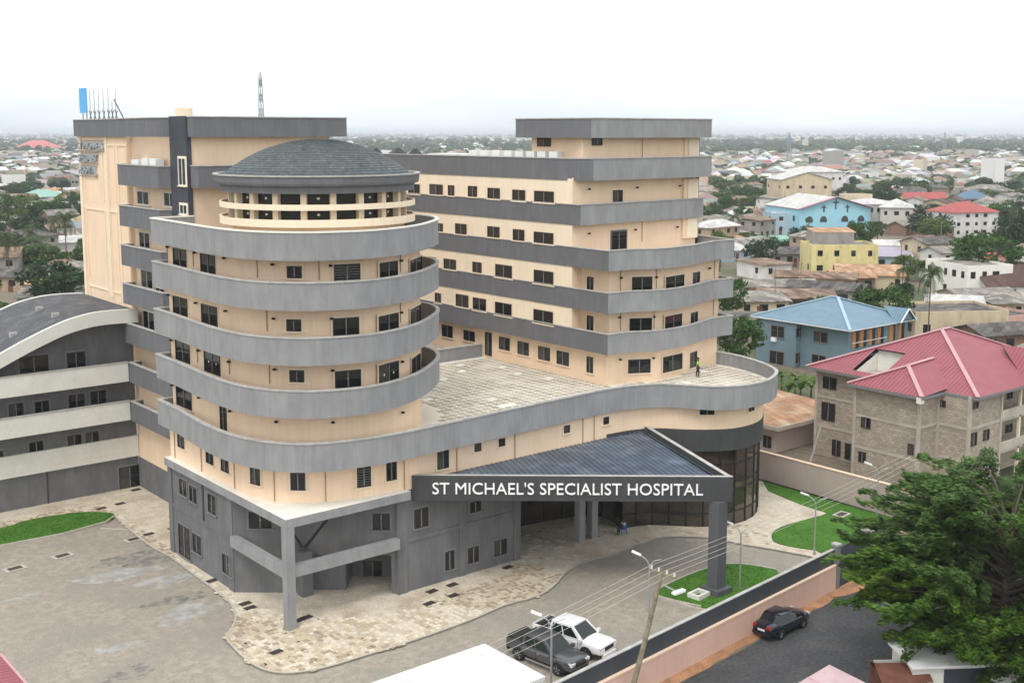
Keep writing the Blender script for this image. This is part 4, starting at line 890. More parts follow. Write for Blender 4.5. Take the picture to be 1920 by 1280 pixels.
def wheel(r, x, y, R0=.37, w=.24):
    s = 1 if y > 0 else -1
    o = MB(); o.sm = False; n = 20; vs = []
    prof = [(R0-.14,-w/2),(R0-.03,-w/2),(R0,-w/2+.04),(R0,w/2-.04),(R0-.03,w/2),(R0-.14,w/2)]
    for rr, yy in prof:
        for i in range(n): t = 6.2832*i/n; vs.append((rr*math.cos(t), yy, rr*math.sin(t)))
    o.add(vs, [(j*n+i, j*n+(i+1)%n, (j+1)*n+(i+1)%n, (j+1)*n+i) for j in range(len(prof)-1) for i in range(n)], M['tyre'])
    wo_ = empty('wheel', (x, y, R0)); wo_.parent = r; o.build('tyre', wo_)
    o = MB(); d = s*w*.36; o.face([(math.cos(i*.3142)*(R0-.13), d-s*.04, math.sin(i*.3142)*(R0-.13)) for i in range(20)], M['black'])
    for k in range(5):
        t = k*1.2566+.3; o.bar((.05*math.cos(t),d,.05*math.sin(t)),((R0-.13)*math.cos(t),d,(R0-.13)*math.sin(t)), .07, M['rim'], h=.03)
    for i in range(20):
        t0, t1 = i*.3142, (i+1)*.3142; ra, rb = R0-.16, R0-.13
        o.face([(ra*math.cos(t0),d+s*.01,ra*math.sin(t0)),(rb*math.cos(t0),d+s*.01,rb*math.sin(t0)),(rb*math.cos(t1),d+s*.01,rb*math.sin(t1)),(ra*math.cos(t1),d+s*.01,ra*math.sin(t1))], M['rim'])
    o.build('rim', wo_)
def loft(o, st, m_, n=None):
    """st: list of (x, [(y,z)...]) half sections mirrored; closes the ends"""
    vs = []; k = len(st[0][1]); N = 2*k
    for x, sec in st:
        vs += [(x, y, z) for y, z in sec] + [(x, -y, z) for y, z in sec[::-1]]
    fs = []
    for j in range(len(st)-1):
        for i in range(N): fs.append((j*N+i, j*N+(i+1)%N, (j+1)*N+(i+1)%N, (j+1)*N+i))
    fs.append(tuple(range(N))[::-1]); fs.append(tuple((len(st)-1)*N+i for i in range(N))); o.add(vs, fs, m_)
def car(name, loc, rz, pm, spec):
    r = empty(name, loc, rz); S = spec
    def sec(hw, zb, zt, crown=.05): return [(hw*.80,zb),(hw*.97,zb+.06),(hw,zb+(zt-zb)*.45),(hw*.985,zt-.16),(hw*.93,zt-.05),(hw*.80,zt),(hw*.3,zt+crown)]
    o = MB(); o.sm = True; loft(o, [(x, sec(hw, zb, zt, cr)) for x, hw, zb, zt, cr in S['body']], pm); body = o.build('body', r)
    md = body.modifiers.new('bevel', 'BEVEL'); md.width = .04; md.segments = 2; md.limit_method = 'ANGLE'; md.angle_limit = R(35)
    # cabin: glass hull, roof skin, pillars
    st = S['cabin']           # list (x, base half width, base z, top half width, top z)
    o = MB()
    x0, x1, x2, x3 = S['cx']; hb, ht, zb, zt = S['ch']
    Bp = [(x0,zb),(x3,zb)]; Tp = [(x1,zt),(x2,zt)]
    def V(x, z, hw, s): return (x, s*hw, z)
    o.add([V(x0,zb,hb,-1),V(x3,zb,hb,-1),V(x2,zt,ht,-1),V(x1,zt,ht,-1),V(x0,zb,hb,1),V(x3,zb,hb,1),V(x2,zt,ht,1),V(x1,zt,ht,1)], [(0,1,2,3),(7,6,5,4),(3,2,6,7),(1,5,6,2),(4,0,3,7)], pm)
    o.build('cabin', r)
    roof = MB(); roof.sm = True; roof.box(x1-.06,x2+.06,-ht-.015,ht+.015,zt-.015,zt+.05,pm); rf = roof.build('roof', r); md = rf.modifiers.new('bevel','BEVEL'); md.width = .045; md.segments = 3
    def glass(nm, pts):
        g = MB(); g.face(pts, M['cg']); return g.build(nm, r)
    e = .012; k = .1
    glass('windscreen', [(x3+e,-hb+k,zb+.03),(x3+e,hb-k,zb+.03),(x2+e+.03,ht-k,zt-.03),(x2+e+.03,-ht+k,zt-.03)])
    glass('rear_window', [(x0-e,-hb+k,zb+.06),(x1-e-.02,-ht+k,zt-.04),(x1-e-.02,ht-k,zt-.04),(x0-e,hb-k,zb+.06)])
    for nm, pts in (('windscreen_surround', 0),):
      for xa, xb in ((x3,x2),(x0,x1)):
            g = MB()
            for s in (-1,1): g.bar((xa,s*(hb-.04),zb),(xb,s*(ht-.03),zt), .09, pm)
            g.bar((xa,-hb+.04,zb+.01),(xa,hb-.04,zb+.01),.07,pm); g.build('pillar_frame', r)
    splits = S['win']
    for s in (-1, 1):
        for (u0, u1) in splits:
            def q(u, v):
                xb = x0+(x3-x0)*u; xt = x1+(x2-x1)*u; x = xb+(xt-xb)*v; hw = hb+(ht-hb)*v
                return (x, s*(hw+.012), zb+(zt-zb)*v)
            pts = [q(u0,.10),q(u1,.10),q(u1,.88),q(u0,.88)]; glass('side_window', pts if s < 0 else pts[::-1])
        m_ = MB(); m_.box(x3-.15,x3+.05,s*(hb+.02),s*(hb+.24),zb+.02,zb+.2,pm if S.get('mir',1) else M['plastic']); m_.build('mirror', r)
    xf, xr = S['body'][-1][0], S['body'][0][0]; hf, hr = S['body'][-1][1], S['body'][0][1]
    for s in (-1,1):
        for ax in S['axles']:
            wheel(r, ax, s*S['track'], S.get('R',.37))
            a = MB(); n = 14; Ra = S.get('R',.37)+.09; yy = s*(S['hw']+.012)
            a.face([(ax+Ra*math.cos(math.pi*i/n), yy, S.get('R',.37)-.03+Ra*math.sin(math.pi*i/n)) for i in range(n+1)][::s], M['plastic']); a.build('wheel_arch', r)
        a = MB(); a.box(xf-.36,xf-.03,s*S['hy']-.2,s*S['hy']+.2,S['hl'],S['hl']+.17,M['lampc']); a.build('headlight', r)
        a = MB(); a.box(xr-.015,xr+.14,s*(hr-.16)-.15,s*(hr-.16)+.15,S['tl'],S['tl']+S.get('th',.18),M['lampr']); a.build('taillight', r)
        for xx in S['doors']:
            a = MB(); a.box(xx-.008,xx+.008,s*(S['hw']-.005),s*(S['hw']+.006),.45,zb-.03,M['plastic']); a.build('door_seam', r)
            a = MB(); a.box(xx+.10,xx+.26,s*S['hw'],s*(S['hw']+.03),zb-.2,zb-.16,M['rim'] if S.get('chrome') else pm); a.build('door_handle', r)
    a = MB(); a.box(xf-.02,xf+.035,-.45,.45,S['hl']-.08,S['hl']+.14,M['plastic']); a.build('grille', r)
    a = MB(); a.box(xr-.03,xr+.0,-.26,.26,.62,.74,M['plate']); a.build('number_plate', r)
    a = MB(); a.box(xf-.1,xf+.09,-hf*.9,hf*.9,.32,.52,S.get('bump', pm)); a.build('bumper', r); a = MB(); a.box(xr-.1,xr+.06,-hr*.92,hr*.92,.38,.55,S.get('bump', pm)); a.build('bumper', r)
    return r
PK = dict(body=[(-2.55,.86,.50,1.0,.0),(-1.45,.90,.45,1.02,.0),(-1.28,.92,.42,1.08,.02),(.95,.92,.42,1.10,.03),(1.6,.92,.42,1.12,.05),(2.2,.91,.44,1.12,.06),(2.5,.88,.46,1.05,.05),(2.64,.80,.48,.90,.02),(2.68,.72,.50,.75,.0)],
  cabin=None, cx=(-1.28,-1.1,.42,1.25), ch=(.88,.74,1.08,1.76), win=((.05,.43),(.47,.90)), axles=(-1.55,1.58), track=.85, hw=.92, hl=.80, hy=.66, tl=.72, th=.28, doors=(-.12,.95), R=.39)
def pickup(loc, rz, pm, label, cover, bars):
    r = car('pickup_truck', loc, rz, pm, dict(PK, bump=pm if cover == 'w' else M['plastic'], chrome=cover != 'w')); tag(r, label, 'pickup', 'pickups parked inside the front wall')
    o = MB()
    for s in (-1,1): o.box(-2.55,-1.3,s*.86-.05,s*.86+.05,.9,1.22,pm)
    o.box(-2.6,-2.5,-.86,.86,.6,1.22,pm); o.build('cargo_bed', r)
    o = MB(); o.box(-2.48,-1.33,-.79,.79,.95,1.03,M['plastic']); o.build('bed_liner', r)
    if cover == 'w':
        o = MB(); o.box(-2.5,-2.0,-.8,.8,1.03,1.24,M['black']); o.build('bed_cover', r)
    else:
        o = MB(); T = Matrix.Translation((-2.0,0,1.2)) @ Matrix.Rotation(.25,4,'Y'); o.box(-.5,.45,-.85,.85,0,.05,M['black'],T); o.build('bed_cover', r)
    o = MB()
    for s in (-1,1): o.tube([(-1.4,s*.74,1.2),(-1.48,s*.70,1.62)], .03, M['rim'] if cover == 'w' else M['plastic'])
    o.tube([(-1.48,-.70,1.62),(-1.48,.70,1.62)], .03, M['rim'] if cover == 'w' else M['plastic']); o.build('roll_bar', r)
    if bars:
        o = MB()
        for y in (-.55,-.33,-.11,.11,.33,.55): o.box(-1.0,.35,y-.02,y+.02,1.775,1.80,M['rim'])
        tag(o.build('roof_rack', r), kind='stuff')
        for s in (-1,1):
            o = MB(); o.box(-.95,1.1,s*.93-.03,s*.93+.05,.30,.37,M['rim']); o.build('side_step', r)
    return r
pk1 = pickup((9.82,-14.14,-.01), R(-82), M['pg'], 'dark grey double cab pickup parked beside the white gatehouse roof', 'g', True)
pk2 = pickup((12.5,-13.6,-.01), R(-78), M['pw'], 'white double cab pickup parked nose to the front wall', 'w', False)
SD = dict(body=[(-2.22,.70,.42,.86,.0),(-2.15,.80,.34,.97,.02),(-1.5,.86,.30,1.02,.04),(-.6,.87,.28,.97,.02),(.8,.87,.28,.96,.02),(1.5,.86,.30,.94,.05),(2.05,.80,.34,.82,.04),(2.25,.66,.40,.70,.02)],
  cabin=None, cx=(-1.55,-.85,.25,1.05), ch=(.80,.62,.95,1.38), win=((.16,.47),(.50,.80)), axles=(-1.28,1.3), track=.80, hw=.87, hl=.62, hy=.52, tl=.80, doors=(-.1,.9), R=.31)
sd1 = car('sedan', (24.75,-20.15,-.01), .075, M['pb'], SD); tag(sd1, 'black saloon car parked on the road against the pink wall', 'car')
# half hidden front of another car under the tree is only its wheel in the photograph; a parked tyre by the verge
t_ = empty('road_debris', (*at(1566,1103),.0), .4, 'old tyre lying where the dirt verge meets the road', 'tyre'); o = MB(); vs = []; n = 16
for rr, z in ((.2,0),(.36,.02),(.38,.12),(.36,.22),(.2,.24)):
    for i in range(n): vs.append((rr*math.cos(i*.3927), rr*math.sin(i*.3927), z))
o.add(vs, [(j*n+i, j*n+(i+1)%n, (j+1)*n+(i+1)%n, (j+1)*n+i) for j in range(4) for i in range(n)], M['tyre']); o.build('tyre', t_)
# ================================================================= people
M['skin'] = mat('skin', (.07,.038,.025), .6, 0); M['vest'] = mat('lime_vest', (.30,.75,.10), .7, .05); M['darkc'] = mat('dark_cloth', (.02,.02,.025), .9, 0); M['shirt'] = mat('pale_shirt', (.62,.62,.68), .8, .05)
M['chairb'] = mat('blue_plastic', (.03,.16,.50), .4, 0); M['hair'] = mat('black_hair', (.008,.007,.006), .95, 0)
def skin_mesh(name, J, E_, mt, parent, sub=1, root=0):
    me = bpy.data.meshes.new(name); me.from_pydata([j[:3] for j in J], E_, []); ob = bpy.data.objects.new(name, me); COL.objects.link(ob)
    sk = ob.modifiers.new('skin', 'SKIN'); ss = ob.modifiers.new('sub', 'SUBSURF'); ss.levels = sub; ss.render_levels = sub
    if not me.skin_vertices: me.attributes
    lay = me.skin_vertices[0].data if len(me.skin_vertices) else None
    if lay is None:
        bm_ = bmesh.new(); bm_.from_mesh(me); bm_.verts.layers.skin.verify(); bm_.to_mesh(me); bm_.free(); lay = me.skin_vertices[0].data
    for i, j in enumerate(J): lay[i].radius = (j[3], j[3]); lay[i].use_root = (i == root)
    bpy.context.view_layer.update(); dg = bpy.context.evaluated_depsgraph_get(); nm = bpy.data.meshes.new_from_object(ob.evaluated_get(dg))
    bpy.data.objects.remove(ob); nm.materials.clear(); nm.materials.append(mt); nm.polygons.foreach_set('use_smooth', [True]*len(nm.polygons)); return link(name, nm, parent)
def hand(wx, d, u, J, E_, wi):
    """five short finger chains from the palm; d forward direction, u thumb side"""
    d = Vector(d).normalized(); u = Vector(u).normalized(); w = Vector(wx); p = w + d*.09
    J.append((*p, .032)); pi = len(J)-1; E_.append((wi, pi))
    for k, L in enumerate((.075,.085,.08,.06)):
        a = p + u*(.03-.02*k); J.append((*(a+d*.02), .009)); J.append((*(a+d*L*.6+Vector((0,0,-.008))), .0085)); J.append((*(a+d*L+Vector((0,0,-.03))), .008)); n = len(J)
        E_ += [(pi,n-3),(n-3,n-2),(n-2,n-1)]
    J.append((*(w+d*.04+u*.035), .011)); J.append((*(w+d*.09+u*.06), .009)); n = len(J); E_ += [(wi,n-2),(n-2,n-1)]
def head(r, c, face, tilt=0):
    c = Vector(c); f = Vector(face).normalized(); s = Vector((-f.y,f.x,0))
    h = MB(); h.sm = True; n = 14; vs = []
    prof = [(.0,-.125,.0),(.045,-.115,.02),(.068,-.07,.012),(.076,-.01,0),(.078,.04,-.005),(.066,.085,-.012),(.035,.112,-.015),(0,.118,-.015)]
    for rr, z, o_ in prof:
        for i in range(n): t = 6.2832*i/n; v = c+f*(rr*1.15*math.cos(t)+o_)+s*(rr*math.sin(t)); vs.append((v.x,v.y,v.z+z))
    h.add(vs, [(j*n+i,j*n+(i+1)%n,(j+1)*n+(i+1)%n,(j+1)*n+i) for j in range(len(prof)-1) for i in range(n)], M['skin'])
    nose = c+f*.088; h.add([tuple(nose+s*.014+Vector((0,0,-.03))),tuple(nose-s*.014+Vector((0,0,-.03))),tuple(nose+f*.024+Vector((0,0,-.026))),tuple(nose+Vector((0,0,.02)))], [(0,1,2),(0,2,3),(1,3,2)], M['skin'])
    for k in (-1,1):
        e_ = c+s*k*.082; h.box(e_.x-.012,e_.x+.012,e_.y-.012,e_.y+.012,e_.z-.03,e_.z+.03,M['skin'])
    for k in (-1,1):
        e_ = c+f*.086+s*k*.03+Vector((0,0,.012)); h.box(e_.x-.008,e_.x+.008,e_.y-.008,e_.y+.008,e_.z-.006,e_.z+.006,M['sticker'])
    l_ = c+f*.084+Vector((0,0,-.06)); h.box(l_.x-.012,l_.x+.012,l_.y-.02,l_.y+.02,l_.z-.006,l_.z+.004,M['rust'])
    h.build('head', r)
    h = MB(); h.sm = True; vs = []
    for rr, z, o_ in ((.084,.03,-.022),(.086,.06,-.018),(.074,.1,-.018),(.04,.13,-.018),(0,.136,-.018)):
        for i in range(n): t = 6.2832*i/n; v = c+f*(rr*1.12*math.cos(t)+o_)+s*(rr*math.sin(t)); vs.append((v.x,v.y,v.z+z))
    h.add(vs, [(j*n+i,j*n+(i+1)%n,(j+1)*n+(i+1)%n,(j+1)*n+i) for j in range(4) for i in range(n)], M['hair']); h.build('hair', r)
# person standing on the terrace, mid-step, lime vest
pa = at(1308,707,10.94)
r = empty('person', (pa[0],pa[1],10.94), R(-135), 'person in a lime green vest and dark trousers walking on the roof terrace', 'person')
J = [(0,0,.93,.12),(0,0,1.12,.115),(0,.01,1.32,.125),(0,.01,1.42,.075),(0,.01,1.50,.05),(0,0.01,1.56,.05)]; E_ = [(0,1),(1,2),(2,3),(3,4),(4,5)]
for s in (-1,1):
    n = len(J); J += [(s*.17,.0,1.37,.055),(s*.22,-.04*s,1.12,.045),(s*.2,.12+.03*s,.92,.032)]; E_ += [(3,n),(n,n+1),(n+1,n+2)]; hand((s*.2,.12+.03*s,.92),(0,.3,-1),(-s,.4,0),J,E_,n+2)
    n = len(J); k = s*.16; J += [(s*.09,0,.86,.085),(s*.1,k*.5+.02,.48,.06),(s*.1,k*.6-.03,.10,.042),(s*.11,k*.6+.13,.035,.035)]; E_ += [(0,n),(n,n+1),(n+1,n+2),(n+2,n+3)]
skin_mesh('body', J, E_, M['skin'], r)
skin_mesh('vest', [(0,0,.90,.135),(0,0,1.12,.135),(0,.01,1.33,.145),(0,.01,1.42,.09),(.18,0,1.37,.07),(-.18,0,1.37,.07),(.22,-.04,1.15,.06),(-.22,.04,1.15,.06)], [(0,1),(1,2),(2,3),(2,4),(2,5),(4,6),(5,7)], M['vest'], r)
skin_mesh('trousers', [(0,0,.93,.125),(.09,0,.84,.1),(.1,.1,.48,.075),(.1,.07,.13,.06),(-.09,0,.84,.1),(-.1,-.06,.48,.075),(-.1,-.12,.13,.06)], [(0,1),(1,2),(2,3),(0,4),(4,5),(5,6)], M['darkc'], r)
head(r, (0,.03,1.63), (0,1,0))
# seated person on a blue plastic chair under the canopy
ca = at(1168,1000,.12)
ch = empty('plastic_chair', (ca[0],ca[1],.10), R(75), 'blue plastic chair with armrests in the open forecourt under the canopy', 'chair')
o = MB(); o.box(-.22,.22,-.22,.22,.42,.45,M['chairb']); o.build('seat', ch)
o = MB(); 
for k in range(5): o.box(-.2+k*.09,-.15+k*.09,-.25,-.22,.46,.85,M['chairb'])
o.box(-.22,.22,-.26,-.22,.85,.90,M['chairb']); o.build('backrest', ch)
for sx in (-1,1):
    for sy in (-1,1): o = MB(); o.bar((sx*.2,sy*.2,.43),(sx*.25,sy*.25,0),.045,M['chairb']); o.build('leg', ch)
    o = MB(); o.bar((sx*.25,-.23,.66),(sx*.25,.18,.64),.05,M['chairb'],h=.03); o.bar((sx*.25,.18,.64),(sx*.23,.2,.44),.04,M['chairb']); o.build('armrest', ch)
r = empty('person', (ca[0],ca[1],.10), R(75), 'person in a pale shirt and dark trousers sitting on the blue chair', 'person')
J = [(0,-.08,.54,.12),(0,-.1,.72,.115),(0,-.06,.92,.125),(0,-.03,1.02,.07),(0,-.01,1.10,.05),(0,.0,1.15,.05)]; E_ = [(0,1),(1,2),(2,3),(3,4),(4,5)]
for s in (-1,1):
    n = len(J); J += [(s*.18,-.04,.96,.055),(s*.23,.06,.74,.045),(s*.14,.26,.66,.032)]; E_ += [(3,n),(n,n+1),(n+1,n+2)]; hand((s*.14,.26,.66),(-s*.3,1,-.1),(-s,0,.5),J,E_,n+2)
    n = len(J); J += [(s*.1,.0,.53,.085),(s*.13,.38,.52,.062),(s*.12,.42,.10,.042),(s*.12,.56,.035,.035)]; E_ += [(0,n),(n,n+1),(n+1,n+2),(n+2,n+3)]
skin_mesh('body', J, E_, M['skin'], r)
skin_mesh('shirt', [(0,-.08,.52,.135),(0,-.1,.72,.135),(0,-.06,.93,.142),(0,-.03,1.02,.085),(.19,-.04,.96,.068),(-.19,-.04,.96,.068),(.23,.05,.78,.058),(-.23,.05,.78,.058)], [(0,1),(1,2),(2,3),(2,4),(2,5),(4,6),(5,7)], M['shirt'], r)
skin_mesh('trousers', [(0,-.06,.53,.125),(.1,.02,.53,.095),(.13,.38,.52,.075),(.12,.42,.14,.06),(-.1,.02,.53,.095),(-.13,.38,.52,.075),(-.12,.42,.14,.06)], [(0,1),(1,2),(2,3),(0,4),(4,5),(5,6)], M['darkc'], r)
head(r, (0,.03,1.24), (0,1,-.1))
# ================================================================= trees
def leafmat(name, c0, c1, tr=.25, sc=.5):
    m_ = bpy.data.materials.new(name); m_.use_nodes = True; n = m_.node_tree; N = n.nodes; L = n.links; b = N['Principled BSDF']; b.inputs['Roughness'].default_value = .6; b.inputs['Specular IOR Level'].default_value = .25
    g = N.new('ShaderNodeNewGeometry'); t = N.new('ShaderNodeTexNoise'); t.inputs['Scale'].default_value = sc; t.inputs['Detail'].default_value = 8; t.inputs['Roughness'].default_value = .75; L.new(g.outputs['Position'], t.inputs['Vector'])
    r = N.new('ShaderNodeValToRGB'); r.color_ramp.elements[0].position = .35; r.color_ramp.elements[1].position = .68; r.color_ramp.elements[0].color = (*c0,1); r.color_ramp.elements[1].color = (*c1,1)
    L.new(t.outputs[0], r.inputs[0]); L.new(r.outputs[0], b.inputs['Base Color'])
    if tr:
        tl = N.new('ShaderNodeBsdfTranslucent'); mx_ = N.new('ShaderNodeMixShader'); mx_.inputs[0].default_value = tr; L.new(r.outputs[0], tl.inputs[0])
        L.new(b.outputs[0], mx_.inputs[1]); L.new(tl.outputs[0], mx_.inputs[2]); L.new(mx_.outputs[0], N['Material Output'].inputs[0])
    return m_
M['leafd'] = leafmat('dark_foliage', (.018,.045,.016), (.045,.09,.025)); M['leafm'] = leafmat('green_foliage', (.03,.075,.016), (.075,.14,.025)); M['leafy'] = leafmat('yellow_green_foliage', (.05,.10,.015), (.13,.19,.03)); M['leafp'] = leafmat('palm_foliage', (.03,.06,.02), (.09,.12,.035)); M['bark'] = mat('bark', (.11,.09,.065), .95, .25, 4)
def rv(r): 
    while True:
        v = Vector((r.uniform(-1,1), r.uniform(-1,1), r.uniform(-1,1)))
        if .05 < v.length < 1: return v
def leafquad(o, c, s, r, m_, flat=.0):
    n = rv(r); n.z = abs(n.z)*(1+flat*3)+.2*flat; n.normalize(); x = n.orthogonal().normalized(); t = r.uniform(0,6.28); y = n.cross(x); u = x*math.cos(t)+y*math.sin(t); w = n.cross(u)
    o.face([c-u*s, c+w*s*.45, c+u*s, c-w*s*.45], m_)
def crown_mesh(seed, m_, clumps=42, per=44, ls=.042, flat=0):
    r = random.Random(seed); o = MB()
    for k in range(clumps):
        d = rv(r).normalized(); rad = r.uniform(.55,1)**.5; c = Vector((d.x*.40*rad, d.y*.40*rad, .60+d.z*.30*rad)); cs = r.uniform(.09,.15)
        for _ in range(per):
            v = rv(r); leafquad(o, c+Vector((v.x*cs, v.y*cs, v.z*cs*.75)), ls*r.uniform(.6,1.25), r, m_, flat)
    return o.mesh('crown')
def trunk_mesh(seed):
    r = random.Random(seed); o = MB(); o.tube([(0,0,0),(.01,0,.22),(0,.01,.45)], [.035,.026,.02], M['bark'], 8)
    for k in range(6):
        t = k*1.05+r.random()*.5; o.tube([(0,0,.3+.03*k),(math.cos(t)*.15,math.sin(t)*.15,.5+.02*k),(math.cos(t)*.3,math.sin(t)*.3,.66+.03*k)], [.016,.011,.004], M['bark'], 5)
    return o.mesh('trunk')
def palm_meshes(seed):
    r = random.Random(seed); o = MB(); o.tube([(0,0,0),(.02,0,.35),(.015,.01,.8)], [.022,.016,.013], M['bark'], 7); tm_ = o.mesh('trunk'); c = MB()
    for k in range(16):
        t = k*2.4+r.random()*.4; el = r.uniform(-.1,1.1); L_ = r.uniform(.34,.46); p = Vector((.015,.01,.8)); pts = []
        for i in range(9):
            pts.append(p.copy()); e_ = el-i*.26; p = p+Vector((math.cos(t)*math.cos(e_), math.sin(t)*math.cos(e_), math.sin(e_)))*L_/8
        s_ = Vector((-math.sin(t), math.cos(t), 0))
        for i in range(8):
            for sd in (-1,1):
                for q in (0,.5):
                    b_ = pts[i].lerp(pts[i+1], q); w_ = .12*(1-abs(i-3.5)/6); tip = b_+s_*sd*w_+Vector((0,0,-w_*.55))+(pts[i+1]-pts[i])*.5
                    c.face([b_, b_+(pts[i+1]-pts[i])*.35, tip], M['leafp'])
    return tm_, c.mesh('crown')
TV = {}
for nm, mm, fl in (('d','leafd',0),('m','leafm',0),('y','leafy',.3)):
    TV[nm] = [(trunk_mesh(k), crown_mesh(10+k+ord(nm), M[mm], flat=fl)) for k in range(3)]
TV['p'] = [palm_meshes(k) for k in range(3)]
rt_ = random.Random(4)
def tree_at(a, b, hgt, wid, kind, label, group=None, name=None):
    t, c = rt_.choice(TV[kind]); nm = name or ('palm_tree' if kind == 'p' else 'tree')
    r = empty(nm, (a, b, -.03), rt_.uniform(0,6.28), label, 'palm tree' if kind == 'p' else 'tree', group); r.scale = (wid, wid, hgt)
    link('trunk', t, r); link('crown', c, r); return r
def mpp(a, b): return math.hypot(a-CAM[0], b-CAM[1])/F
def T(px, yb, yt, wpx, kind, label, group=None):
    a, b = at(px, yb); return tree_at(a, b, zat(yt, a, b), wpx*mpp(a,b)*(1.08 if kind != 'p' else 1), kind, label, group)
OCC = []     # footprints kept clear of generated houses
def occ(a, b, r): OCC.append((a, b, r))
for t in ((100,585,483,128,'d','broad dark round tree beside the annex roof'),(20,540,428,60,'p','tall palm at the left frame edge above the annex roof'),(78,530,450,50,'p','palm just left of the broad dark tree'),(128,520,385,60,'p','palm against the hospital sign wall'),(60,500,420,50,'p','smaller palm farther back at the left'),(105,480,400,42,'p','palm behind the broad dark tree'),
  (22,645,560,70,'m','bushy green tree poking over the annex roof at the left frame edge'),(120,620,552,70,'m','small green tree right behind the crest of the annex roof'),
  (15,425,358,60,'m','green tree in the left tree row, at the frame edge'),(58,430,360,66,'y','yellow green tree in the left tree row'),(100,432,368,60,'m','green tree in the left tree row, second from the hospital'),(140,430,372,50,'d','dark tree in the left tree row next to the hospital wall'),
  (1738,452,394,88,'d','round dark tree between the church annex and the red roofed house'),(1850,545,428,120,'m','large green tree above the derelict white building'),(1905,500,388,80,'d','dark tree at the right frame edge above the large green tree'),(1800,520,440,60,'m','green tree left of the large green one'),
  (1655,640,528,105,'m','bushy green tree behind the light blue roof'),(1620,620,530,50,'d','small dark tree behind the light blue roof ridge'),(1385,700,582,100,'m','dark tree squeezed between the hospital lobe and the blue house'),(1372,610,515,75,'m','green tree right of the upper hospital balconies'),(1350,500,428,50,'y','yellow green tree beyond the upper hospital balcony corner'),
  (1737,668,480,75,'p','tall palm in front of the derelict white building'),(1690,560,492,50,'p','short bright palm left of the tall palm'),(1515,440,405,24,'p','small palm in front of the blue church'),(1600,450,410,26,'d','dark tree at the right corner of the blue church'),(1645,455,410,30,'m','tree in front of the church annex'),
  (1490,480,445,60,'d','dark tree row below the blue church, left one'),(1440,478,440,50,'m','green tree below the blue church steps'),(1400,470,430,40,'m','green tree beside the hospital balcony level with the church'),
  (1710,372,330,70,'d','dark tree around the small white lattice tower'),(1800,392,360,44,'y','yellow green tree behind the red roofed house'),(1890,378,335,60,'d','dark tree in the far right middle distance'),(1655,392,350,55,'d','dark tree behind the church annex')):
    T(*t)
# banana clumps
def banana(a, b, h, label):
    r = empty('banana_plant', (a, b, 0), 0, label, 'banana plant'); o = MB(); rr = random.Random(int(a*10))
    o.tube([(0,0,0),(0,0,h*.45)], [.14,.1], M['leafy'], 7); o.build('stem', r)
    for k in range(9):
        t = k*2.4; el = rr.uniform(.5,1.3); p = Vector((0,0,h*.45)); L_ = h*.6; pts = []
        for i in range(7): pts.append(p.copy()); e_ = el-i*.28; p = p+Vector((math.cos(t)*math.cos(e_), math.sin(t)*math.cos(e_), math.sin(e_)))*L_/6
        s_ = Vector((-math.sin(t), math.cos(t), 0)); o = MB()
        for i in range(6):
            w0, w1 = .3*math.sin(math.pi*(i+.3)/7), .3*math.sin(math.pi*(i+1.3)/7)
            for sd in (-1,1): o.face([pts[i], pts[i]+s_*sd*w0+Vector((0,0,.06)), pts[i+1]+s_*sd*w1+Vector((0,0,.06)), pts[i+1]], M['leafy'] if k % 3 else M['leafm'])
        o.build('leaf', r)
for px, py, h, lb in ((1478,765,4.6,'banana plant nearest the terrace lobe, below the blue house'),(1500,770,5.4,'tall banana plant in the middle of the clump below the blue house'),(1520,760,4.4,'banana plant against the block house corner'),(1490,745,4.2,'banana plant at the back of the clump below the blue house'),(1465,735,4.0,'small banana plant left of the clump')):
    banana(*at(px,py), h, lb)
# ----------------------------------------------------------------- big foreground tree, layered feathery sprays
BT = at(1880,1268); bt = empty('large_tree', (BT[0],BT[1],0), 0, 'large spreading feathery tree filling the lower right corner over the road', 'tree')
rb = random.Random(17); tr_ = MB(); tr_.tube([(0,0,0),(.1,.1,2.2),(0,.2,4.5),(.2,.1,7.5),(.1,0,10.5)], [.42,.36,.28,.18,.06], M['bark'], 10); tr_.build('trunk', bt)
lv = {k: MB() for k in 'dmy'}; lb_ = MB()
vx, vy = math.sin(TH), math.cos(TH); rx, ry = math.cos(TH), -math.sin(TH)     # depth and picture-right directions in plan
def spray(p, dirv, L_, wd, m_, dens=1.0, droop=.12):
    """flat fan of leaflets along a twig"""
    d = dirv.normalized(); s_ = Vector((-d.y, d.x, 0)).normalized(); n = int(46*dens*L_)
    for i in range(n):
        t = rb.random()**.8; w = wd*(.35+.65*math.sin(math.pi*min(1,t*1.05)))*rb.uniform(-1,1)
        c = p+d*L_*t+s_*w+Vector((0,0,.12*math.sin(9*t+p.x*3)-droop*(L_*t)**1.3-abs(w)*.25+rb.gauss(0,.09)))
        a_ = rb.uniform(-.5,.5); u = (d*math.cos(a_)+s_*math.sin(a_)*(1 if w > 0 else -1)); v = Vector((0,0,1)).cross(u).normalized()
        s0 = rb.uniform(.10,.24); tz = rb.gauss(0,.7); v = (v+Vector((0,0,tz))).normalized()
        m_.face([c-u*s0, c+v*s0*.36, c+u*s0, c-v*s0*.36], M['leaf_'+m_.k])
M['leaf_d'] = leafmat('feathery_dark_foliage', (.036,.085,.022), (.14,.24,.055), .32, 1.6); M['leaf_m'] = leafmat('feathery_green_foliage', (.03,.08,.014), (.16,.29,.04), .3, 1.6); M['leaf_y'] = leafmat('bright_foliage', (.045,.11,.014), (.24,.37,.05), .35, 1.6)  # wide colour range paints clump highlights and gap shade into the leaves
for k in lv: lv[k].k = k
NB = 0
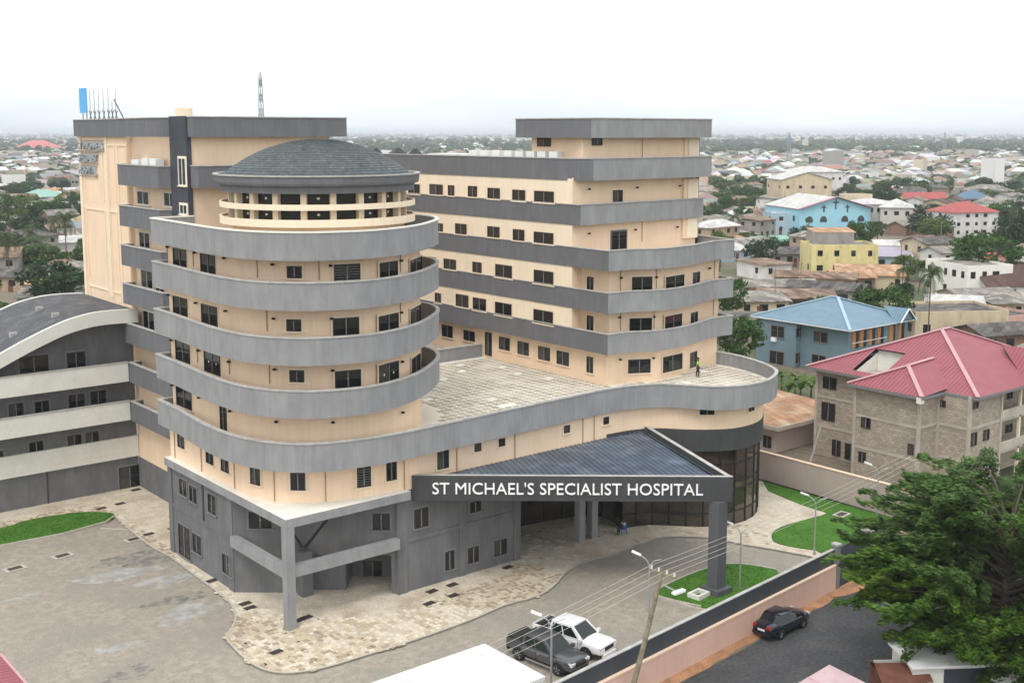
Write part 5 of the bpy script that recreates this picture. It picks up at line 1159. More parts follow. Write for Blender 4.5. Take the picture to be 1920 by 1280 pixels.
# limbs: (picture-right offset m, height, depth offset m, base height)
limbs = []
for i in range(84):
    t = rb.uniform(0, 2*math.pi); hz = rb.uniform(.22,1.0)
    Rr = 7.6*math.sin(math.pi*min(.97,hz*.80+.12))**.7*rb.uniform(.7,1.12); limbs.append((math.cos(t)*Rr, 11.2*hz+.9, math.sin(t)*Rr, max(1.8,11.2*hz*.72)))
for q in ((-7.6,8.9,0,6.5),(-7.2,7.6,1,5.6),(-7.9,5.7,-.5,4.6),(-6.3,10.2,1,7.2),(-4.3,11.4,0,8.2),(-7.0,3.3,-1.5,3.2),(-6.2,2.4,-2,2.6),(-5.2,6.6,-3,5),(-3,12.4,.5,9),(-1,12.6,2,9),(1.5,12.9,1,9),(3.8,12.8,0,9),(5.5,11.6,1,8),(-4.8,4.4,-3.6,4),(2,8,-4.5,6),(5,7,-4,5.6),(-2,5,-4.5,4.4),(3.5,4.6,-5,4),(-3.2,3.2,-3.4,3),(0,3,-4.2,3),(3,3,-4.2,3),(5,3.4,-3,3),(-1.5,2.3,-4.6,2.4),(2,2.2,-4.6,2.4),(-4.6,4,-2,3.6),(6,5.5,-3,4.5),(4,2.4,-4,2.4)): limbs.append(q)
for (lx, lz, ld, bz) in limbs:
    feather = lx < -3.5 and lz > 6
    if lx < 0: lx *= (.98 if lz > 5.5 else .86)
    if lx > 2: lz += .5
    tip = Vector((lx*rx+ld*vx, lx*ry+ld*vy, lz)); base = Vector((0,.1,bz)); mid_ = base.lerp(tip,.55)+Vector((0,0,.5)); lb_.tube([base, mid_, tip], [.12,.07,.03], M['bark'], 5)
    out = Vector((tip.x, tip.y, 0)); out = out.normalized() if out.length > .1 else Vector((1,0,0))
    key = 'd' if (lz > 7.4 and lx < 3) else ('y' if rb.random() < .38 else 'm')
    if rb.random() < .25: key = 'm'
    for s in range(11):
        p = base.lerp(tip, .30+.7*s/10)+Vector((rb.gauss(0,.35), rb.gauss(0,.35), rb.gauss(0,.28)+.15)); an = rb.uniform(-.9,.9); dv_ = Vector((out.x*math.cos(an)-out.y*math.sin(an), out.x*math.sin(an)+out.y*math.cos(an), rb.uniform(-.05,.28)))
        spray(p, dv_, rb.uniform(2.2,3.4) if feather else rb.uniform(1.5,2.7), rb.uniform(.25,.45) if feather else rb.uniform(.45,.85), lv[key], 1.7 if feather else 2.4, .05 if feather else (.08 if key == 'd' else .17))
tag(lb_.build('limbs', bt), kind='stuff')
for k, nm in (('d','upper_foliage'),('m','foliage'),('y','bright_foliage')): tag(lv[k].build(nm, bt), kind='stuff')
# ================================================================= town
def cm(name, c, var=.12, **k): return mat(name, tuple(x*.9 for x in c), .9, var, .6, fine=.05, streak=True, col2=tuple(x*.55 for x in c), f2=(.9,.55,.85), **k)
WALL = {'cream': cm('town_cream', (.62,.52,.36)), 'white': cm('town_white', (.70,.69,.66)), 'tan': cm('town_tan', (.44,.34,.24)), 'pale blue': cm('town_pale_blue', (.38,.52,.60)), 'pink': cm('town_pink', (.60,.38,.32)), 'grey block': cm('town_grey', (.33,.31,.28), .2), 'yellow': cm('town_yellow', (.72,.62,.30)), 'brown': cm('town_brown', (.25,.16,.11), .2)}
def rm_(nm, c, c2, dk=.75): m_ = ribbed(nm, c, 1.6, dk, .75, 0, .2); return m_
ROOF = {'rusty': mat('rusty_sheet', (.25,.165,.12), .9, .25, .35, col2=(.32,.26,.20), f2=(.5,.45,.7), fine=.2), 'grey': mat('weathered_sheet', (.24,.225,.20), .9, .25, .3, col2=(.38,.36,.33), f2=(.5,.45,.7), fine=.2), 'dark grey': mat('dark_sheet', (.11,.105,.10), .9, .25, .3, col2=(.2,.18,.16), f2=(.5,.5,.7), fine=.2),
  'pale zinc': mat('zinc_sheet', (.50,.50,.49), .6, .15, .3, fine=.1), 'orange': mat('orange_sheet', (.42,.24,.14), .9, .18, .5, col2=(.46,.35,.24), f2=(.5,.45,.7), fine=.15), 'red': mat('red_sheet', (.34,.085,.075), .7, .12, .4, fine=.1), 'green': mat('green_sheet', (.24,.42,.36), .7, .1, .4, fine=.1), 'brown': mat('brown_sheet', (.10,.06,.05), .8, .15, .4, fine=.1), 'blue': mat('steel_blue_sheet', (.10,.17,.24), .7, .1, .4, fine=.1)}
def patch(m_, w_, h_, lo, ang):
    n = m_.node_tree; b = n.nodes['Principled BSDF']; g = n.nodes.new('ShaderNodeNewGeometry'); mp_ = n.nodes.new('ShaderNodeMapping'); mp_.inputs['Rotation'].default_value = (0,0,ang); n.links.new(g.outputs['Position'], mp_.inputs[0])
    k = n.nodes.new('ShaderNodeTexBrick'); k.inputs['Scale'].default_value = 1; k.inputs['Brick Width'].default_value = w_; k.inputs['Row Height'].default_value = h_; k.inputs['Mortar Size'].default_value = .04; k.inputs['Color1'].default_value = (lo,lo,lo,1); k.inputs['Color2'].default_value = (1.15,1.12,1.08,1); k.inputs['Mortar'].default_value = (lo*.9,lo*.9,lo*.9,1); n.links.new(mp_.outputs[0], k.inputs['Vector'])
    s_ = b.inputs['Base Color'].links[0].from_socket; x_ = n.nodes.new('ShaderNodeMixRGB'); x_.blend_type = 'MULTIPLY'; x_.inputs[0].default_value = 1; n.links.new(s_, x_.inputs[1]); n.links.new(k.outputs[0], x_.inputs[2]); n.links.new(x_.outputs[0], b.inputs['Base Color'])
for k_, lo_ in (('rusty',.45),('grey',.5),('dark grey',.5),('pale zinc',.8),('orange',.7),('brown',.75)): patch(ROOF[k_], 2.6, .9, lo_, .2+len(k_)*.3)
wn = MB(); wn.box(-.5,.5,-.06,0,0,1,M['glass']); wn.box(-.56,.56,-.03,0,-.08,-.001,M['trimb']); WN = wn.mesh('window'); dn = MB(); dn.box(-.5,.5,-.05,0,0,1,M['rust']); DN = dn.mesh('door')
def roofmb(o, kind, w, d, z, rise, m_, ov=.5, fm=None):
    W2, D2 = w/2+ov, d/2+ov; fm = fm or m_; t = .14
    def sl(pts):                       # sheet with thickness
        o.face(pts, m_); o.face([(x,y,zz-t) for x,y,zz in pts][::-1], fm)
        n = len(pts)
        for i in range(n): p, q = pts[i], pts[(i+1)%n]; o.face([p,(p[0],p[1],p[2]-t),(q[0],q[1],q[2]-t),q][::-1], fm)
    if kind == 'hip':
        if w >= d: a, b = (-W2+D2,0,z+rise), (W2-D2,0,z+rise); sl([(-W2,-D2,z),(W2,-D2,z),b,a]); sl([(W2,D2,z),(-W2,D2,z),a,b]); sl([(-W2,D2,z),(-W2,-D2,z),a]); sl([(W2,-D2,z),(W2,D2,z),b])
        else: a, b = (0,-D2+W2,z+rise), (0,D2-W2,z+rise); sl([(-W2,-D2,z),(W2,-D2,z),a]); sl([(W2,D2,z),(-W2,D2,z),b]); sl([(-W2,D2,z),(-W2,-D2,z),a,b]); sl([(W2,-D2,z),(W2,D2,z),b,a])
    elif kind == 'gable': sl([(-W2,-D2,z),(W2,-D2,z),(W2,0,z+rise),(-W2,0,z+rise)]); sl([(W2,D2,z),(-W2,D2,z),(-W2,0,z+rise),(W2,0,z+rise)])
    elif kind == 'gablef': sl([(-W2,D2,z),(-W2,-D2,z),(0,-D2,z+rise),(0,D2,z+rise)]); sl([(W2,-D2,z),(W2,D2,z),(0,D2,z+rise),(0,-D2,z+rise)])
    elif kind == 'shed': sl([(-W2,-D2,z),(W2,-D2,z),(W2,D2,z+rise),(-W2,D2,z+rise)])
    else: o.box(-W2+ov,W2-ov,-D2+ov,D2-ov,z,z+.12,m_); 
def house(a, b, w, d, h, rot, kind, rise, wm, rmn, label, name='house', cat='house', group=None, floors=1, win=True, fascia=None, dens=3.2, rr=None):
    r = empty(name, (a, b, 0), rot, label, cat, group); o = MB(); W2, D2 = w/2, d/2
    o.box(-W2,W2,-D2,D2,-.05,h,wm)
    if kind == 'gable':
        for s in (-1,1): o.face([(s*W2,-D2,h),(s*W2,D2,h),(s*W2,0,h+rise*.93)], wm)
    if kind == 'gablef':
        for s in (-1,1): o.face([(-W2,s*D2,h),(W2,s*D2,h),(0,s*D2,h+rise*.93)], wm)
    if kind == 'flat':
        for bx in ((-W2,W2,-D2,-D2+.2),(-W2,W2,D2-.2,D2),(-W2,-W2+.2,-D2+.2,D2-.2),(W2-.2,W2,-D2+.2,D2-.2)): o.box(*bx,h+.001,h+.55,wm)
    o.build('wall', r); o = MB(); roofmb(o, kind, w-(.45 if kind == 'flat' else 0), d-(.45 if kind == 'flat' else 0), h+(.02 if kind == 'flat' else .0), rise, rmn, .5, fascia); o.build('roof', r)
    rr = rr or random.Random(int(a*7+b*3)); fh = h/floors
    if win:
        for f in range(floors):
            z = f*fh+fh*.38; wh = min(1.3, fh*.42)
            n = max(1, int(w/dens))
            for i in range(n):
                if rr.random() < .12: continue
                x = -W2+w*(i+.5)/n; q = link('window', WN, r, (x,-D2,z)); q.scale = (rr.uniform(.9,1.5),1,wh)
            n = max(1, int(d/(dens*1.1)))
            for i in range(n):
                if rr.random() < .25: continue
                y = -D2+d*(i+.5)/n; q = link('window', WN, r, (-W2,y,z), -math.pi/2); q.scale = (rr.uniform(.8,1.3),1,wh)
        q = link('door', DN, r, (-W2+w*rr.uniform(.3,.7),-D2-.01,0)); q.scale = (.95,1,2.1)
    occ(a, b, max(w,d)*.6); return r
FC = -TH                                  # facing the camera
def HP(px, py, *args, **k): a, b = at(px, py); return house(a, b, *args, **k)
def yoff(px, py, depth):                  # centre of a building whose front stands at the pixel
    a, b = at(px, py); return a+math.sin(TH)*depth/2, b+math.cos(TH)*depth/2
# --- blue house with light blue hip roof
BH = empty('blue_house', (104,32.5,0), 0, 'two storey slate blue house with a light blue hipped sheet roof', 'house'); occ(104,32.5,12)
M['bluew'] = mat('slate_blue_wall', (.155,.225,.265), .85, .07, .6); M['orangew'] = mat('orange_curtain_door', (.50,.21,.07), .8, .1)
def sub(P, mb, nm, label=None):
    q = mb.build(nm, P); q.location = (-P.location.x,-P.location.y,0)
    if label: q['label'] = label
    return q
o = MB(); o.box(97.1,111,25.2,39.9,0,6.3,M['bluew']); o.box(96.2,97.1,33,39.9,0,6.3,M['bluew']); sub(BH,o,'wall')
o = MB(); o2 = MB(); roofmb(o2,'hip',14.7,15.6,6.3,2.9,M['blueroof'],.55,M['whiter']); q = o2.build('roof',BH); q.location = (-.25,0,0)
def ridge(P, pts, m_, w=.42, h=.09): 
    for p, q_ in pts: o = MB(); o.bar(p,q_,w,m_,h=h); sub(P,o,'ridge_cap')
ap = (103.75,32.3,9.2); c4 = [(95.9,24.2,6.3),(95.9,40.8,6.3),(111.7,24.2,6.3),(111.7,40.8,6.3)]
ridge(BH, [((*c[:2],c[2]+.06),(ap[0],ap[1]+(.5 if c[1] > 30 else -.5),ap[2]+.06)) for c in c4]+[((ap[0],31.8,9.27),(ap[0],33.0,9.27))], M['bluecap'])
o = MB(); o.face([(107,23.9,6.5),(108.6,23.9,8.0),(110.2,23.9,6.5)],M['bluew']); o.face([(106.7,23.6,6.3),(108.6,23.6,8.1),(108.6,27.6,8.1),(106.7,24.6,6.35)],M['blueroof']); o.face([(110.5,23.6,6.3),(108.6,23.6,8.1),(108.6,27.6,8.1),(110.5,24.6,6.35)],M['blueroof']); o.bar((106.7,23.55,6.3),(108.6,23.55,8.1),.14,M['whiter']); o.bar((108.6,23.55,8.1),(110.5,23.55,6.3),.14,M['whiter']); sub(BH,o,'gable')
class LP:                                 # parent with offset so that wins() may use plan coordinates
    pass
def wins_in(P, line, rects, style='b', name='window', out=.01):
    before = set(COL.objects); wins(P, line, rects, style, name, out)
    for x in [x for x in COL.objects if x not in before and x.parent == P]: x.location.x -= P.location.x; x.location.y -= P.location.y
wins_in(BH, [(96.2,39.9),(96.2,33),(97.1,33),(97.1,25.2)], [(1446,612,1471,632,'d'),(1489,616,1508,631,'d'),(1526,622,1552,641,'d'),(1444,657,1469,682,'d'),(1488,661,1505,680,'d'),(1523,667,1548,690,'d')])
for k, a in enumerate((97.8,99.6,101.6,103.6,106.4,108.6)):
    o = MB(); o.box(a,a+(.75 if k != 4 else 1.0),25.12,25.19,3.6,5.7,M['orangew']); sub(BH,o,'door','orange door on the upper gallery'); o = MB(); o.box(a+.85,a+1.5,25.13,25.19,3.5,5.8,M['glass']); sub(BH,o,'window')
o = MB(); o.bar((97.1,24.6,4.4),(105,24.6,4.4),.07,M['whiter']); o.box(97.1,105.2,24.3,25.1,3.0,3.2,M['bluew']); sub(BH,o,'gallery')
acb = MB(); acb.box(-.4,.4,-.15,.15,0,.55,M['ac']); h = onwall(1452,637,[(96.2,39.9),(96.2,33)]); tag(link('air_conditioner', acb.mesh('air_conditioner'), None, (h[1]-.16,h[2],h[3]-.2), -math.pi/2), 'white air conditioner hanging on the blue house wall under a window', 'air conditioner')
# --- unfinished block house with the red roof
RH = empty('block_house', (70.6,-4.1,0), 0, 'unfinished three storey concrete block house under a dusty red hipped roof', 'house'); occ(70.6,-4,14)
M['block'] = mat('sandcrete_block', (.48,.42,.34), .95, .14, .7, col2=(.35,.325,.28), f2=(.35,.5,.7), fine=.12)
n_ = M['block'].node_tree; b_ = n_.nodes['Principled BSDF']; br = n_.nodes.new('ShaderNodeTexBrick'); br.inputs['Scale'].default_value = 1; br.inputs['Brick Width'].default_value = .45; br.inputs['Row Height'].default_value = .24; br.inputs['Mortar Size'].default_value = .02; br.inputs['Color1'].default_value = (1,1,1,1); br.inputs['Color2'].default_value = (.72,.72,.72,1); br.inputs['Mortar'].default_value = (.62,.6,.58,1)
g_ = n_.nodes.new('ShaderNodeNewGeometry'); sx_ = n_.nodes.new('ShaderNodeSeparateXYZ'); n_.links.new(g_.outputs['Position'], sx_.inputs[0]); ad = n_.nodes.new('ShaderNodeMath'); n_.links.new(sx_.outputs[0], ad.inputs[0]); n_.links.new(sx_.outputs[1], ad.inputs[1]); cx_ = n_.nodes.new('ShaderNodeCombineXYZ'); n_.links.new(ad.outputs[0], cx_.inputs[0]); n_.links.new(sx_.outputs[2], cx_.inputs[1]); n_.links.new(cx_.outputs[0], br.inputs['Vector'])
s_ = b_.inputs['Base Color'].links[0].from_socket; mu = n_.nodes.new('ShaderNodeMixRGB'); mu.blend_type = 'MULTIPLY'; mu.inputs[0].default_value = 1; n_.links.new(s_, mu.inputs[1]); n_.links.new(br.outputs[0], mu.inputs[2]); n_.links.new(mu.outputs[0], b_.inputs['Base Color'])
M['conc'] = mat('raw_concrete', (.46,.42,.35), .95, .18, .9, fine=.1); BK = M['block']
o = MB(); o.strip([(61.6,4.3),(61.6,-2.9),(57.6,-2.9),(57.6,-9.5),(60.6,-9.5),(60.6,-12.6),(66,-12.6)],0,9.0,BK); o.strip([(66,-12.6),(66,-10.4),(80,-10.4),(80,4.3),(61.6,4.3)],0,9.0,BK); sub(RH,o,'wall')
for (a,b) in ((61.6,4.3),(61.6,-2.7),(57.6,-2.9),(57.6,-9.5),(60.6,-12.6),(66,-12.6),(60.6,-9.6)):
    o = MB(); o.box(a-.12,a+.14,b-.14,b+.14,0,9.0,M['conc']); sub(RH,o,'corner_column')
for z in (2.9,5.9): o = MB(); o.strip([(61.55,4.3),(61.55,-2.95),(57.55,-2.95),(57.55,-9.55),(60.55,-9.55),(60.55,-12.65),(66,-12.65)],z,z+.3,M['conc']); sub(RH,o,'ring_beam')
for z in (3.0,6.0):
    o = MB(); o.box(66,80,-12.7,-10.4,z-.15,z+.05,M['conc']); sub(RH,o,'balcony_slab'); 
    o = MB(); o.box(66,80,-12.75,-12.6,z+.052,z+.9,M['conc']); sub(RH,o,'balcony_wall')
for a in (69.5,73.2,77): o = MB(); o.box(a-.12,a+.12,-12.7,-12.45,0,9,M['trimb']); sub(RH,o,'balcony_column')
RC = (70.5,-4.15); z0, zr = 9.0, 12.9; A0, A1, B0, B1 = 60.6, 80.4, -13.3, 5.0; hw = (B1-B0)/2
e0, e1 = (A0+hw,RC[1],zr), (A1-hw,RC[1],zr)
RM = M['redroof']; o = MB()
def sh(o, pts, m_, t=.12):
    o.face(pts, m_); o.face([(x,y,z-t) for x,y,z in pts][::-1], M['slate'])
# left slope with a framed opening in it
def lp(u, v):      # left slope point: u along eave 0..1 (from b1 to b0), v up 0..1
    p0 = Vector((A0,B1+(B0-B1)*u,z0)); q_ = Vector(e0); return p0.lerp(q_, v)
hA, hB = (u0,u1), (v0,v1) = (.20,.30), (.30,.62)
P = lambda b, v: (A0+(e0[0]-A0)*v, b, z0+(zr-z0)*v)
bl = lambda v: B1+(RC[1]-B1)*v; br_ = lambda v: B0+(RC[1]-B0)*v
ob0, ob1 = .1, -3.2      # opening between b=.1 and b=-3.2, v .1 to .5
for (va_, vb_) in ((0,.08),(.08,.5),(.5,1)):
    if va_ == .08: sh(o,[P(bl(va_),va_),P(ob0,va_),P(ob0,vb_),P(bl(vb_),vb_)],RM); sh(o,[P(ob1,va_),P(br_(va_),va_),P(br_(vb_),vb_),P(ob1,vb_)],RM)
    else: sh(o,[P(bl(va_),va_),P(br_(va_),va_),P(br_(vb_),vb_),P(bl(vb_),vb_)],RM)
sh(o,[(A0,B0,z0),(A1,B0,z0),e1,e0],RM); sh(o,[(A1,B1,z0),(A0,B1,z0),e0,e1],RM); sh(o,[(A1,B0,z0),(A1,B1,z0),e1],RM); sub(RH,o,'roof')
o = MB(); o.box(61.7,65.6,-3.15,.05,8.7,8.75,M['conc']); o.box(65.5,65.6,-3.15,.05,8.75,10.9,M['white']); o.face([(61.7,.06,8.76),(65.5,.06,8.76),(65.5,.06,10.55),(61.7,.06,9.1)],M['white']); sub(RH,o,'roof_opening')
w0 = (56.9,-9.9+7.3,z0); wr = (60.6,-6.25,zr-1.9); o = MB()
sh(o,[(56.9,-2.4,z0),(56.9,-10.1,z0),(60.7,-6.25,z0+1.75)],RM); sh(o,[(56.9,-10.1,z0),(61.2,-10.1,z0+.25),(65.2,-6.25,z0+1.95),(60.7,-6.25,z0+1.75)],RM); sh(o,[(56.9,-2.4,z0),(60.7,-6.25,z0+1.75),(65.2,-6.25,z0+1.95),(61.2,-2.4,z0+.25)][::1],RM); sub(RH,o,'wing_roof')
up = lambda p: (p[0],p[1],p[2]+.07)
ridge(RH,[(up((A0,B1,z0)),up(e0)),(up((A0,B0,z0)),up(e0)),(up(e0),up(e1)),(up((A1,B0,z0)),up(e1)),(up((A1,B1,z0)),up(e1)),(up((56.9,-10.1,z0)),up((60.7,-6.25,z0+1.75))),(up((56.9,-2.4,z0)),up((60.7,-6.25,z0+1.75))),(up((60.7,-6.25,z0+1.75)),up((65,-6.25,z0+1.95)))],M['redcap'],.38,.08)
for p_, q_ in (((A0,B1),(A0,-2.4)),((56.9,-2.4),(56.9,-10.1)),((56.9,-10.1),(60.6,-10.1)),((A0,-10.1),(A0,B0)),((A0,B0),(A1,B0))): o = MB(); o.bar((*p_,z0-.14),(*q_,z0-.14),.09,M['trimg'],h=.24); sub(RH,o,'fascia_board')
o = MB(); o.box(56.85,57.3,-10.1,-9.6,8.4,8.95,M['white']); sub(RH,o,'gutter_box')
o = MB(); o.face([(70.5,-13.5,9.1),(73.5,-13.5,11.4),(76.5,-13.5,9.1)],BK); sh(o,[(70.2,-13.9,9.0),(73.5,-13.9,11.6),(73.5,-8.4,11.6),(70.2,-12.6,9.1)],RM); sh(o,[(76.8,-13.9,9.0),(73.5,-13.9,11.6),(73.5,-8.4,11.6),(76.8,-12.6,9.1)],RM); o.bar((70.2,-13.95,9.0),(73.5,-13.95,11.6),.14,M['trimg']); o.bar((73.5,-13.95,11.6),(76.8,-13.95,9.0),.14,M['trimg']); sub(RH,o,'porch_gable')
wins_in(RH, [(61.6,4.3),(61.6,-2.9)], [(1543,706,1569,729,'n'),(1540,756,1567,788,'n'),(1561,826,1576,854,'n'),(1585,832,1607,862,'n')])
wins_in(RH, [(57.6,-2.9),(57.6,-9.5)], [(1615,781,1633,802,'n'),(1610,847,1624,866,'n'),(1702,831,1714,852,'n')])
wins_in(RH, [(60.6,-9.5),(60.6,-12.6)], [(1758,749,1774,762,'n'),(1754,803,1772,820,'n')])
wins_in(RH, [(60.6,-12.6),(66,-12.6)], [(1822,753,1834,766,'n'),(1820,810,1830,835,'n'),(1843,806,1854,825,'n')])
wins_in(RH, [(66,-10.4),(80,-10.4)], [(1844,746,1860,780,'n'),(1888,735,1897,747,'n'),(1885,793,1897,810,'n')])
o = MB(); o.bar((53.5,-1,1.5),(54.2,-1.6,5.2),.12,M['cap']); tag(o.build('timber_prop'), 'pale timber prop leaning near the block house behind the rear wall', 'timber')
# --- low house with an orange sheet roof next to the drum
OH = empty('orange_roof_house', (64,11,0), 0, 'low pale house with a faded orange sheet roof beside the glass drum', 'house'); occ(64,11,8)
o = MB(); o.box(58.8,69.5,7.0,17,0,2.9,M['pinkc']); sub(OH,o,'wall'); o = MB(); o.face([(58,6.2,2.9),(70.3,6.2,3.0),(70.3,18,3.5),(58,18,3.4)],ROOF['orange']); o.box(58,70.3,6.05,6.2,2.55,2.95,M['conc']); o.box(57.85,58,6.05,18,2.55,2.95,M['conc']); sub(OH,o,'roof')
wins_in(OH, [(58.8,17),(58.8,7)], [(1432,815,1446,838,'n')])
# --- named houses of the middle distance
a, b = yoff(1583,518,11); house(a,b,15,11,6.6,FC,'flat',0,WALL['yellow'],ROOF['grey'],'yellow two storey building with a grey block upper room','apartment_block','building',floors=2,dens=3.6)
a, b = yoff(1566,512,10); r = empty('roof_room',(a,b,6.7),FC,'grey block room built on top of the yellow building','room'); o = MB(); o.box(-5,4.5,-3.5,3,0,2.6,WALL['grey block']); o.build('wall',r); o = MB(); roofmb(o,'shed',9.4,6.4,2.62,.6,ROOF['orange'],.3); o.build('roof',r)
a, b = yoff(1440,524,9); house(a,b,7.5,10,3.4,FC+.42,'shed',.3,WALL['white'],ROOF['rusty'],'white flat topped house with a reddish brown roof, right of the hospital balconies')
a, b = yoff(1835,562,12); house(a,b,10,14,6.3,-.45,'flat',0,M['white'],ROOF['grey'],'derelict whitewashed two storey shell with a crumbling flat roof','derelict_building','building',floors=2,dens=2.3)
a, b = yoff(1895,566,10); house(a,b,11,9,3.0,FC+.15,'gable',3.6,WALL['white'],ROOF['brown'],'white house with a steep dark brown roof at the right edge')
a, b = yoff(1680,508,10); house(a,b,9,9,3.4,FC-.2,'shed',1.4,WALL['pale blue'],mat('lilac_sheet',(.36,.33,.40),.8,.08),'low house with a lilac grey roof right of the yellow building')
a, b = yoff(1672,492,8); house(a,b,7,7,4.2,FC-.1,'gable',1.2,WALL['white'],ROOF['pale zinc'],'house with a bright white roof just behind the lilac grey roof')
a, b = yoff(1800,645,13); house(a,b,15,11,4.4,FC+.1,'flat',0,WALL['cream'],ROOF['dark grey'],'cream house with a broad stained flat roof between the palm and the red roof')
a, b = yoff(1748,640,8); house(a,b,6.5,8,3.1,FC+.1,'gable',1.0,WALL['tan'],ROOF['grey'],'small tan house with two windows at the foot of the tall palm')
a, b = yoff(1885,632,9); house(a,b,9,10,3.0,FC+.5,'flat',0,WALL['pink'],ROOF['dark grey'],'pink walled house with a grey flat roof behind the red roof at the right edge')
for k, (px,py,w,d,h,ro,kd,rs_,wl,rf,lb) in enumerate(((1428,596,9,7,3.0,.1,'shed',.8,'cream','grey','cream house with brown doors right below the hospital balconies'),(1500,590,13,6,3.0,-.15,'shed',.9,'brown','rusty','long brown shed with a rusty tan roof above the blue house'),(1460,566,15,7,3.0,.12,'gable',1.0,'tan','grey','long low house with a weathered grey roof above the cream house'),(1560,572,14,7,3.0,-.5,'gable',1.1,'grey block','dark grey','dark grey roofed house behind the blue house ridge'),(1535,548,16,6,3.0,-.35,'gable',1.0,'tan','rusty','long rusty roofed house below the yellow building'),(1600,548,8,7,3.0,.1,'gable',1.2,'brown','orange','small brown house with an orange roof below the yellow building'),
  (1640,545,13,8,3.2,-.2,'shed',1.4,'cream','orange','cream house with a wide tan orange roof right of the yellow building'),(1500,500,15,8,3.2,.1,'gable',1.4,'grey block','dark grey','dark roofed house left of the yellow building'),(1395,640,10,8,3.0,0,'flat',0,'grey block','dark grey','low dark roof between the lobe and the blue house'),(1845,585,12,7,3.0,.2,'gable',1.0,'cream','grey','grey roofed house in front of the derelict shell'),(1905,600,9,7,3.0,.1,'hip',1.3,'tan','grey','grey hipped roof at the right edge below the dark brown roof'),(1880,665,9,7,3.0,.3,'gable',1.2,'brown','dark grey','dark roofed shed right behind the red roof hip'),(1800,600,9,6,2.8,-.3,'shed',.8,'white','pale zinc','pale roofed shed in front of the derelict shell'))):
    a, b = yoff(px,py,d); house(a,b,w,d,h,FC+ro,kd,rs_,WALL[wl],ROOF[rf],lb,dens=2.6)
# blue church
a, b = yoff(1548,434,24); CH = house(a,b,25.5,26,7.6,FC+.22,'gablef',3.8,mat('church_blue',(.34,.62,.74),.8,.04),ROOF['pale zinc'],'light blue church with three dark crosses and a purple edged gable','church','church',win=False,fascia=mat('purple_fascia',(.34,.13,.20),.7,.05))
for x, s in ((-4.2,1.0),(0,1.35),(4.2,1.0)):
    o = MB(); z = 6.4 if s < 1.2 else 7.4; o.box(x-.18,x+.18,-13.2,-13.02,z,z+2.4*s,M['slate']); o.box(x-.8*s,x-.181,-13.2,-13.02,z+1.5*s,z+1.8*s,M['slate']); o.box(x+.181,x+.8*s,-13.2,-13.02,z+1.5*s,z+1.8*s,M['slate']); o.build('cross', CH)
for x in (-9.2,-4.2,3.4,9.2):
    o = MB(); o.face([(x+1.25*math.cos(t*.2856),-13.06,3.7+1.5*math.sin(t*.2856)) for t in range(12)]+[(x-1.25,-13.06,3.2),(x+1.25,-13.06,3.2)],M['slate']); o.build('arched_window',CH)
o = MB(); roofmb(o,'gablef',25.5,.1,7.65,3.85,mat('purple_edge',(.40,.16,.22),.7,.05),.7); q = o.build('gable_trim',CH); q.location = (0,-13.5,0)
for k in range(4): q = link('window',WN,CH,(-12.75,-9+k*4.5,3.4),-math.pi/2); q.scale = (1.4,1,1.8)
a, b = yoff(1462,440,10); house(a,b,6,9,6.4,FC+.1,'flat',0,WALL['pale blue'],ROOF['pale zinc'],'pale blue stair block on the left side of the church','church_annex','building',floors=2)
a, b = yoff(1508,392,22); house(a,b,22,20,12.5,FC+.1,'gablef',3.2,WALL['cream'],ROOF['pale zinc'],'tan gabled hall with paired windows right behind the blue church','hall','building',floors=2,dens=4.5)
a, b = yoff(1530,372,24); house(a,b,27,18,13,FC+.1,'hip',2.5,WALL['white'],ROOF['pale zinc'],'long white roofed hall behind the tan gabled hall','hall','building',floors=2)
a, b = yoff(1640,432,14); house(a,b,15,14,8.8,FC+.3,'hip',1.6,WALL['white'],ROOF['pale zinc'],'white columned two storey building right of the church','church_annex','building',floors=2,dens=2.4)
a, b = yoff(1690,436,12); house(a,b,10,14,8.2,FC-.3,'hip',2.4,mat('greige',(.50,.47,.42),.8,.05),ROOF['pale zinc'],'greige building with a pale hipped roof left of the round dark tree','building','building',floors=2)
a, b = yoff(1610,425,10); house(a,b,9,9,10.5,FC,'flat',0,WALL['cream'],ROOF['pale zinc'],'cream stair tower block between the church and the columned building','tower_block','building',floors=2)
a, b = yoff(1818,444,14); house(a,b,17,13,7.6,FC+.35,'hip',3.0,WALL['white'],ROOF['red'],'white three storey house with a bright red hipped roof','villa','house',floors=3)
a, b = yoff(1738,398,10); house(a,b,17,9,5.5,FC+.05,'gable',2.4,WALL['cream'],ROOF['red'],'long cream house with a dull red roof behind the round dark tree',floors=2)
a, b = yoff(1830,398,10); house(a,b,13,10,5.5,FC,'hip',3.2,WALL['tan'],ROOF['blue'],'house with a steel blue hipped roof behind the bright red roof',floors=2)
a, b = yoff(1860,382,12); house(a,b,20,12,6,FC-.1,'hip',2.6,WALL['cream'],ROOF['grey'],'wide cream house with a grey hipped roof at the far right',floors=2)
a, b = yoff(1905,350,12); house(a,b,22,12,9,FC,'flat',0,WALL['white'],ROOF['pale zinc'],'white flat roofed block at the right edge in the middle distance',floors=3)
a, b = yoff(68,384,14); house(a,b,19,14,3.6,FC+.1,'hip',3.0,WALL['cream'],ROOF['green'],'house with a pale green hipped roof in the left tree row')
a, b = yoff(132,362,12); house(a,b,12,10,7.5,FC+.05,'flat',0,WALL['grey block'],ROOF['grey'],'grey two storey block with a row of dark openings beside the sign wall','building','building',floors=2,dens=2)
a, b = yoff(138,385,10); house(a,b,12,10,4.5,FC,'gablef',2.2,WALL['yellow'],ROOF['orange'],'pale yellow gabled house beside the sign wall','house','house',dens=3)
